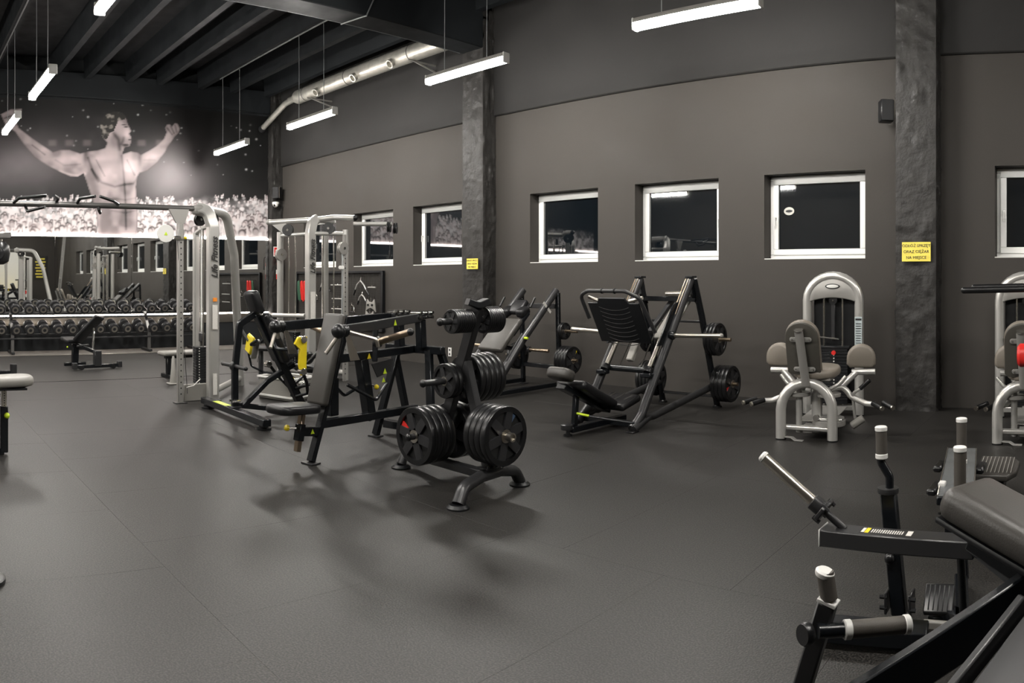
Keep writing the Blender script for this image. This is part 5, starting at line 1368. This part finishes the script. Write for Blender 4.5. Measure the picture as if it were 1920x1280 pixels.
# ------------------------------------------------------------------ row machine in the foreground
def grip_tube(parent, p0, p1, r=.027, rings=True):
    p0, p1 = V(p0), V(p1); d = (p1-p0).normalized()
    g = MB().cyl(p0, p1, r, n=20, bev=.003).build('hand_grip', 'grip', parent)
    for a, b in ((p0-d*.004, p0+d*.022), (p1-d*.016, p1+d*.008)):
        MB().cyl(a, b, r+.0025, n=20, bev=.004).build('end_ring', 'white_plastic', g)
    return g
def row_machine():
    O = Vector((-.85, 3.40, 0))
    t = thing('row_machine', 'dark plate-loaded machine with grey grips and chrome horn in the right foreground', 'gym machine', O)
    f = Frame(O.x, O.y, 0)
    # upright with collar and bent handle
    MB().bar((0, .05, .03), (-.055, .05, .60), .072, .06, up=(0, 1, 0)).build('upright', 'black_steel', t)
    MB().lathe([(.05, 0), (.052, .012), (.05, .024)], (-.056, .05, .595), (0, 0, 1), 20).build('collar', 'grey_steel', t)
    a = f.at(1668, 918, y=.05); b = f.at(1668, 893, y=.05); c = f.at(1652, 866, y=.05); d = f.at(1652, 850, y=.05); e = f.at(1652, 802, y=.05)
    MB().tube([a, b, c, d], .020, n=14, bend=.04).build('bent_stem', 'black_steel', t)
    grip_tube(t, f.at(1653, 858, y=.05), e)
    MB().ball(f.at(1668, 1047, y=.01), .026, 12).build('lock_knob', 'rubber', t)
    # base beams, bracket and foot plate
    MB().bar(f.at(1530, 1175, z=.06), f.at(1740, 1190, z=.06), .14, .07).build('base_beam', 'black_steel', t)
    for s in (-1, 1): MB().box((s*.058, .05, .09), (.012, .10, .10), bev=.003).build('base_bracket', 'grey_steel', t)
    for s in (-1, 1):
        for dz in (.07, .12): MB().cyl((s*.05, .01, dz), (s*.085, .01, dz), .011, n=6).build('bracket_bolt', 'satin_black', t)
    MB().bar((.20, .10, .04), (.62, -.20, .04), .07, .06).build('base_cross_beam', 'black_steel', t)
    fp0, fp1 = f.at(1764, 1096, y=.16), f.at(1758, 1152, y=.04)
    padbar(fp1, fp0, .14, .03, 'foot_plate', 'rubber', t, .008, up=(0, -.6, .8))
    q = MB(); dd = (fp0-fp1).normalized()
    nn = Vector((0, -dd.z, dd.y))
    for i in range(5): q.bar(fp1+Vector((-.045+.0225*i, 0, 0))+nn*.016+dd*.01, fp0+Vector((-.045+.0225*i, 0, 0))+nn*.016-dd*.01, .006, .006)
    q.build('plate_tread', 'grey_steel', t)
    MB().box((fp1+V(0, -.03, -.045)), (.125, .03, .06), bev=.006).build('foot_plate_edge', 'grey_plastic', t)
    MB().bar(fp1+V(0, .03, -.06), (fp1.x, fp1.y+.03, .03), .10, .03, up=(0, 1, 0)).build('foot_plate_stand', 'black_steel', t)
    # lever beam with sticker and horn
    b0, b1 = V(-.30, -.17, .445), V(.40, -.22, .465)
    MB().bar(b0, b1, .115, .075).build('lever_beam', 'grey_steel', t)
    MB().box(b0+V(-.001, 0, 0), (.006, .12, .079), bev=.002).build('beam_cap', 'white_plastic', t)
    s0 = b0.lerp(b1, .26); s1 = b0.lerp(b1, .60)
    st = MB().bar(s0+V(0, 0, .0380), s1+V(0, 0, .0380), .065, .001, bev=0).build('warning_sticker', 'ink', t)
    q = MB()
    for i in range(14):
        p = s0.lerp(s1, .22+i*.045); q.bar(p+V(0, -.022, .0390), p+V(0, .022, .0390), .005, .0006, bev=0)
    q.build('sticker_print', 'paper', st)['kind'] = 'stuff'
    p = s0.lerp(s1, .13); MB().bar(p+V(0, -.032, .0389), p+V(0, .032, .0389), .018, .0006, bev=0).build('sticker_band', 'yellow', st)
    p = s0.lerp(s1, .05); MB().bar(p+V(0, -.028, .0389), p+V(0, .028, .0389), .014, .0006, bev=0).build('sticker_band', 'paper', st)
    p = s0.lerp(s1, .94); MB().bar(p+V(0, -.030, .0389), p+V(0, .030, .0389), .024, .0006, bev=0).build('sticker_band', 'paper', st)
    h0 = V(-.20, -.17, .48); h1 = f.at(1434, 858, y=-.20)
    hd = (h1-h0).normalized()
    MB().cyl(h0, h0+hd*.14, .017, n=14).build('horn_stem', 'grey_steel', t)
    hs = h0+hd*.135
    MB().cyl(hs, h1, .0255, n=20, bev=.003).build('weight_horn', 'brushed', t)
    MB().lathe([(.035, -.02), (.038, 0), (.038, .05), (.03, .055)], hs, hd, 18).build('horn_collar', 'grey_steel', t)
    q = MB(); q.slab([(.062, -.03), (.062, .03), (.03, .055), (-.03, .055), (-.062, .03), (-.062, -.03), (-.03, -.055), (.03, -.055)], .02, basis(hs-hd*.012, (0, 1, 0), (hd.z, 0, -hd.x)), .004)
    for s in (-1, 1):
        for s2 in (-1, 1): q.cyl(hs+V(hd.z*s2*.035, s*.045, -hd.x*s2*.035)-hd*.035, hs+V(hd.z*s2*.035, s*.045, -hd.x*s2*.035)+hd*.005, .010, n=6)
    q.build('horn_flange', 'grey_steel', t)
    MB().lathe([(.027, 0), (.027, .012), (.020, .02)], h1, hd, 18).build('horn_cap', 'white_plastic', t)
    # big inclined pad on its bracket
    A = Vector((-.40, 2.45, .90))-O; ax = Vector((.88, -.36, -.33)).normalized(); sd = Vector((-.10, -1, .0)); sd = (sd-ax*sd.dot(ax)).normalized()
    up = ax.cross(sd); up = up if up.z > 0 else -up
    c = A+ax*.40
    R = Matrix((ax, sd, up)).transposed()
    MB().pad(c, (.80, .30, .11), R, .045, 5).build('chest_pad', 'vinyl_grey', t)
    MB().pad(c-up*.062, (.78, .275, .022), R, .008, 2).build('pad_board', 'satin_black', t)
    MB().tube([c-up*.042+ax*-.385-sd*.13, c-up*.042+ax*-.385+sd*.13], .004, n=6).build('pad_seam', 'vinyl_black', t)
    MB().bar(A+ax*.10-up*.10, A+ax*.75-up*.13, .09, .08, up=up).build('pad_bracket', 'black_steel', t)
    # long slanted frame members running to the floor at the lower right
    MB().bar(V(-.12, 2.25, .70)-O, V(-1.12, 1.98, .06)-O, .05, .115).build('slant_beam', 'black_steel', t)
    MB().bar(V(.05, 2.10, .72)-O, V(-.55, 1.45, .10)-O, .30, .10).build('seat_plate', 'grey_steel', t)
    MB().bar(V(-.16, 2.12, .70)-O, V(-.70, 1.60, .16)-O, .03, .05).build('seat_rail', 'grey_steel', t)
    MB().bar(V(-1.2, 1.98, .04)-O, V(.2, 1.90, .04)-O, .08, .07).build('rear_floor_beam', 'black_steel', t)
    MB().bar(V(.15, 2.05, .04)-O, V(.15, 2.05, .78)-O, .08, .08).build('rear_post', 'black_steel', t)
    MB().bar(V(-.25, 3.45, .04)-O, V(.15, 2.0, .04)-O, .08, .07).build('floor_spine', 'black_steel', t)
    MB().bar(V(-.45, 3.18, .47)-O, V(-.05, 2.15, .66)-O, .07, .06).build('lever_link', 'black_steel', t)
    MB().prism([V(-.10, 2.22, .68)-O, V(-.02, 2.2, .76)-O, V(.02, 2.2, .62)-O], (.0, .03, 0)).build('hinge_plate', 'chrome', t)
    # near lever with two grips
    n0 = f.at(1492, 1330, y=-1.18); n1 = f.at(1553, 1128, y=-1.18)
    MB().bar(n0-(n1-n0)*.25, n1, .058, .05, up=(0, 1, 0)).build('near_lever', 'grey_steel', t)
    MB().bar(n1-(n1-n0).normalized()*.002, n1+(n1-n0).normalized()*.010, .062, .054, up=(0, 1, 0), bev=.002).build('lever_cap', 'white_plastic', t)
    g = MB().cyl(n1+(n1-n0).normalized()*.01, f.at(1547, 1072, y=-1.18), .0275, n=20).build('hand_grip', 'grip', t)
    e = f.at(1547, 1072, y=-1.18); MB().lathe([(.029, 0), (.031, .006), (.031, .014), (.024, .02)], e-(n1-n0).normalized()*.012, n1-n0, 20).build('end_ring', 'white_plastic', g)
    k0 = f.at(1534, 1183, y=-1.22); k1 = f.at(1702, 1170, y=-1.05)
    kd = (k1-k0).normalized()
    MB().cyl(k0, k0+kd*.11, .022, n=16).build('grip_stem', 'black_steel', t)
    grip_tube(t, k0+kd*.085, k1, .0275)
    MB().lathe([(.02, 0), (.034, .004), (.036, .02), (.03, .03)], k0-kd*.022+V(0, -.012, 0), -kd+V(0, -.8, .1), 20).build('stem_cap', 'rubber', t)
    # the twin upright handle further back
    for (xa, ya, xb, yb, yy) in ((1803, 868, 1803, 786, .48), (1800, 930, 1800, 840, -.15)):
        lo, hi = f.at(xa, ya, y=yy), f.at(xb, yb, y=yy)
        grip_tube(t, lo, hi)
        MB().tube([lo, lo-V(0, 0, .18), (lo.x+.02, lo.y, .05)], .019, n=12, bend=.04).build('bent_stem', 'black_steel', t)
    MB().bar((.22, .49, .04), (.33, -.16, .04), .07, .06).build('handle_base', 'black_steel', t)
row_machine()

# step platform machine behind it
def stepper():
    O = Vector((-.72, 5.25, 0))
    t = thing('step_machine', 'black machine with ribbed foot platform and clear channel cover behind the foreground pad', 'gym machine', O)
    f = Frame(O.x, O.y, 0)
    c = f.at(1868, 878, z=.20)
    o = [(-.13, -.20), (.10, -.20), (.16, -.10), (.17, .10), (.11, .20), (-.13, .20)]
    MB().slab(o, .05, basis(c, (1, 0, 0), (0, 1, .12)), .018).build('foot_platform', 'vinyl_grey', t)
    for i in range(9):
        x = c.x-.11+.029*i; MB().tube([(x, c.y-.16, c.z+.012), (x, c.y+.16, c.z+.048)], .004, n=6).build('tread_rib', 'grey_plastic', t)
    MB().bar((c.x, c.y+.05, 0), (c.x, c.y+.05, .17), .12, .2).build('platform_stand', 'black_steel', t)
    a, b = f.at(1804, 848, z=.34), f.at(1792, 940, z=.34)
    MB().bar(a, b, .22, .05).build('channel_body', 'black_steel', t)
    MB().bar(a+V(0, 0, .03), b+V(0, 0, .03), .20, .006).build('channel_cover', 'acrylic', t)
    for s in (-1, 1): MB().bar(a+V(s*.105, 0, .032), b+V(s*.105, 0, .032), .006, .008).build('cover_edge', 'brushed', t)
    for s, k in ((1, .35), (-1, .35), (-1, .8)):
        p = a.lerp(b, k); MB().box((p.x+s*.14, p.y, p.z), (.06, .20, .04), bev=.012).build('side_pad', 'rubber', t)
    p = a.lerp(b, .82); MB().box((p.x-.09, p.y, p.z+.035), (.04, .06, .03), bev=.004).build('slider_tab', 'white_plastic', t)
    m = a.lerp(b, .5); MB().bar((m.x, m.y, 0), (m.x, m.y, .32), .14, .3).build('pedestal', 'black_steel', t)
    MB().bar((m.x, m.y, .03), (c.x+.5, c.y, .03), .08, .06).build('base_beam', 'black_steel', t)
stepper()

# ------------------------------------------------------------------ dumbbell rack along the mirror
def dumbbells():
    RX = -16.02
    y0, y1 = 1.2, 6.75
    t = thing('dumbbell_rack', 'two-tier grey dumbbell rack standing along the mirror', 'rack', (RX, (y0+y1)/2, 0))
    yc = (y0+y1)/2
    for tier, (z, xo) in enumerate(((.86, -.06), (.42, .08))):
        for s in (-1, 1):
            MB().bar((xo+s*.11, y0-yc, z-.05-s*.035), (xo+s*.11, y1-yc, z-.05-s*.035), .05, .03, bev=.004).build('shelf_rail', 'grey_steel', t)
    for y in (2.52, 5.57, 1.3, 6.7):
        MB().bar((.17, y-yc, .02), (.17, y-yc, .42), .07, .06, up=(1, 0, 0)).build('front_leg', 'gunmetal', t)
        MB().bar((.17, y-yc, .40), (-.12, y-yc, .86), .07, .06, up=(1, 0, 0)).build('upright', 'gunmetal', t)
        MB().bar((-.28, y-yc, .035), (.30, y-yc, .035), .07, .05).build('foot_beam', 'grey_steel', t)
    names = {0: 'upper', 1: 'lower'}
    heads = {}
    def dumbbell(x, y, z, r, label):
        d = thing('dumbbell', label, 'dumbbell', (x, y, z), 0, 'dumbbells on the rack')
        d.rotation_euler = (0, .30, random.uniform(-.04, .04))
        k = round(r, 3)
        if k not in heads:
            L = .075+r*.45
            h = MB().lathe([(r*.55, 0), (r*.90, .008), (r, .03), (r, L-.03), (r*.90, L-.008), (r*.62, L)], (0, 0, 0), (1, 0, 0), 20).mesh('head', 'rubber_face')
            fc = MB().lathe([(r*.62, L-.006), (r*.60, L+.003), (r*.30, L+.003), (r*.28, L-.006)], (0, 0, 0), (1, 0, 0), 20).mesh('end_ring', 'brushed')
            hd = MB().cyl((-.075, 0, 0), (.075, 0, 0), .017, n=12).mesh('handle', 'chrome')
            heads[k] = (h, fc, hd, L)
        h, fc, hd, L = heads[k]
        for s in (1, -1):
            o = bpy.data.objects.new('head', h); C.objects.link(o); o.parent = d; o.location = (s*.062, 0, 0); o.rotation_euler = (0, 0, 0 if s > 0 else PI)
            q = bpy.data.objects.new('end_ring', fc); C.objects.link(q); q.parent = o
        o = bpy.data.objects.new('handle', hd); C.objects.link(o); o.parent = d
    n = 18
    for tier, (z, xo) in enumerate(((.995, -.06), (.565, .08))):
        for i in range(n):
            y = y0+.16+i*(y1-y0-.32)/(n-1)
            r = (.116 if tier == 0 else .118)*(1.02-.006*i if tier == 0 else 1)
            e = 'left end' if i < n/2 else 'right end'
            k = i+1 if i < n/2 else n-i
            o = ['first', 'second', 'third', 'fourth', 'fifth', 'sixth', 'seventh', 'eighth', 'ninth'][k-1]
            dumbbell(RX+xo+.0, y, z, r, f'{o} black dumbbell from the {e} of the {names[tier]} tier')
dumbbells()

# ------------------------------------------------------------------ benches and floor things
def bench(ox, oy, rz, label, back=True):
    t = thing('incline_bench', label, 'bench', (ox, oy, 0), rz)
    MB().bar((-.42, 0, .06), (.42, 0, .06), .07, .06).build('rear_foot', 'black_steel', t)
    for s in (-1, 1):
        MB().box((s*.43, 0, .075), (.08, .09, .11), bev=.008).build('foot_block', 'grey_steel', t)
        MB().cyl((s*.30, -.04, .04), (s*.30, .05, .04), .04, n=14).build('wheel', 'rubber', t)
    MB().bar((0, 0, .06), (0, 0, .33), .13, .10).build('post', 'grey_steel', t)
    MB().bar((0, 0, .30), (-.18, .65, .40), .07, .06).build('spine', 'black_steel', t)
    MB().bar((-.20, .60, .02), (-.18, .62, .40), .12, .08).build('front_leg', 'black_steel', t)
    MB().bar((-.40, .62, .04), (.02, .62, .04), .06, .06).build('front_foot', 'black_steel', t)
    padbar((-.20, .48, .47), (.12, .16, .93), .28, .07, 'back_pad', 'vinyl_black', t, .025, up=(0, .3, 1))
    padbar((-.24, .50, .46), (-.26, .86, .50), .28, .07, 'seat_pad', 'vinyl_black', t, .025)
    MB().bar((-.02, .16, .33), (.04, .26, .72), .04, .03).build('ladder_strut', 'chrome', t)
    q = MB(); q.bar((-.24, .40, .38), (.0, .42, .40), .05, .03); q.build('hinge', 'grey_steel', t)
    MB().ball((-.36, .56, .36), .018, 8).build('adjust_knob', 'lime', t)
    return t
bench(-12.95, 3.58, PI/2+.12, 'black incline bench with raised back in front of the dumbbell rack')
fb = thing('flat_bench', 'low flat bench with pale top partly hidden behind the cable crossover', 'bench', (-11.5, 4.70, 0), .1)
padbar((0, -.48, .40), (0, .48, .40), .28, .07, 'bench_pad', 'grey_plastic', fb, .03)
MB().bar((0, -.40, .34), (0, .40, .34), .08, .05).build('spine', 'black_steel', fb)
for s in (-1, 1):
    MB().bar((0, s*.34, .03), (0, s*.34, .33), .07, .07).build('leg', 'black_steel', fb)
    MB().bar((-.22, s*.34, .03), (.22, s*.34, .03), .06, .06).build('foot_beam', 'black_steel', fb)

def flat_bench():
    f = Frame(-6.85, .97, 0)
    t = thing('utility_bench', 'padded bench with slotted post and lime knob cut by the left edge', 'bench', f.o)
    MB().slab(round_rect(.34, .95, .13), .09, basis((.02, -.17, .665), (1, 0, 0), (0, 1, .03)), .035).build('seat_pad', 'grey_plastic', t)
    MB().box((.02, -.17, .612), (.28, .80, .02), bev=.004).build('pad_board', 'satin_black', t)
    MB().box((.0, .04, .52), (.05, .045, .20), bev=.004).build('slotted_post', 'brushed', t)
    q = MB()
    for i in range(8): q.cyl((.0255, .04, .45+i*.022), (.027, .04, .45+i*.022), .006, n=6)
    q.build('hole_row', 'hole_black', t)['kind'] = 'stuff'
    MB().bar((0, .04, .02), (0, .04, .44), .075, .07).build('sleeve', 'black_steel', t)
    MB().ball((.05, .06, .36), .028, 12).build('lock_knob', 'lime', t)
    MB().bar((0, .04, .03), (0, -.9, .03), .07, .06).build('base_beam', 'black_steel', t)
    MB().bar((-.3, -.9, .03), (.3, -.9, .03), .07, .06).build('rear_foot', 'black_steel', t)
    MB().bar((0, -.5, .03), (0, -.5, .60), .06, .06).build('rear_post', 'black_steel', t)
flat_bench()
fs2 = thing('floor_stand', 'low dark stand end with upright tube behind the cut-off bench', 'stand', (-12.35, 1.98, 0))
MB().bar((0, -.9, .06), (0, .0, .06), .08, .06).build('floor_beam', 'black_steel', fs2)
MB().cyl((0, .0, .0), (0, .0, .20), .06, n=16, bev=.006).build('upright_tube', 'grey_steel', fs2)
MB().box((0, .02, .008), (.2, .2, .016), bev=.003).build('foot_plate', 'grey_steel', fs2)
rd = thing('rubber_disc', 'edge of a black rubber disc lying on the floor at the left edge', 'disc', (-3.98, .48, 0))
MB().lathe([(.10, 0), (.115, .004), (.115, .022), (.10, .026), (.03, .026), (.03, 0)], (0, 0, 0), (0, 0, 1), 32, caps=False).build('disc', 'rubber', rd)
MB().lathe([(.04, .024), (.04, .030), (.03, .030), (.03, .024)], (0, 0, 0), (0, 0, 1), 24, caps=False).build('hub_ring', 'brushed', rd)
cn = thing('training_cone', 'pale grey training cone standing behind the slotted post', 'cone', (-10.75, 4.17, 0))
MB().lathe([(.055, .02), (.018, .42), (.010, .43)], (0, 0, 0), (0, 0, 1), 24).build('cone', 'grey_plastic', cn)
MB().box((0, 0, .012), (.17, .17, .024), bev=.008).build('cone_base', 'grey_plastic', cn)
cr = thing('equipment_crate', 'grey plastic crate with handles standing under the leg machine', 'crate', (-8.85, 5.05, 0), .3)
for s in (-1, 1):
    MB().box((s*.29, 0, .16), (.02, .42, .28), bev=.006).build('end_wall', 'grey_plastic', cr)
    MB().box((0, s*.21, .16), (.58, .02, .28), bev=.006).build('side_wall', 'grey_plastic', cr)
    MB().box((s*.305, 0, .24), (.03, .16, .04), bev=.01).build('handle', 'white_plastic', cr)
MB().box((0, 0, .02), (.60, .43, .03), bev=.006).build('base', 'grey_plastic', cr)
q = MB()
for z in (.29, .05):
    q.box((0, -.225, z), (.64, .02, .03), bev=.006); q.box((0, .225, z), (.64, .02, .03), bev=.006)
    q.box((-.305, 0, z), (.02, .46, .03), bev=.006); q.box((.305, 0, z), (.02, .46, .03), bev=.006)
q.build('rim', 'white_plastic', cr)
for i, nm in enumerate(('chrome cable fitting at the left in the grey crate', 'chrome cable fitting at the right in the grey crate')):
    tb = tag(MB().tube([(0, 0, 0), (.08, .02, .05), (.16, .0, .0)], .02, n=8, bend=.03).build('cable_fitting', 'chrome'), nm, 'fitting', 'fittings in the crate')
    tb.location = (-9.0+i*.16, 5.02, .255); tb.rotation_euler = (0, 0, i*.8)

hb = thing('hanging_pulley_block', 'black rounded pulley block hanging at the left edge in front of the mirror', 'pulley', (-11.9, 1.70, 1.83))
MB().lathe([(.05, .0), (.13, .05), (.155, .18), (.14, .30), (.08, .36)], (0, 0, 0), (0, 0, 1), 22).build('block_body', 'rubber', hb)
MB().lathe([(.10, -.03), (.11, -.01), (.10, .01)], (.12, -.06, .18), (1, -.3, 0), 20).build('side_disc', 'satin_black', hb)
MB().box((0, 0, .46), (.10, .34, .10), bev=.015).build('bracket', 'gunmetal', hb)
MB().cyl((0, 0, .34), (0, 0, .42), .03, n=12).build('swivel', 'chrome', hb)
MB().tube([(0, -.35, .50), (0, -.35, 2.3), (0, -.35, 4.26)], .008, n=6).build('support_wire', 'wire_grey', hb)
MB().tube([(0, .0, .50), (0, -.36, .50)], .016, n=8).build('support_arm', 'gunmetal', hb)
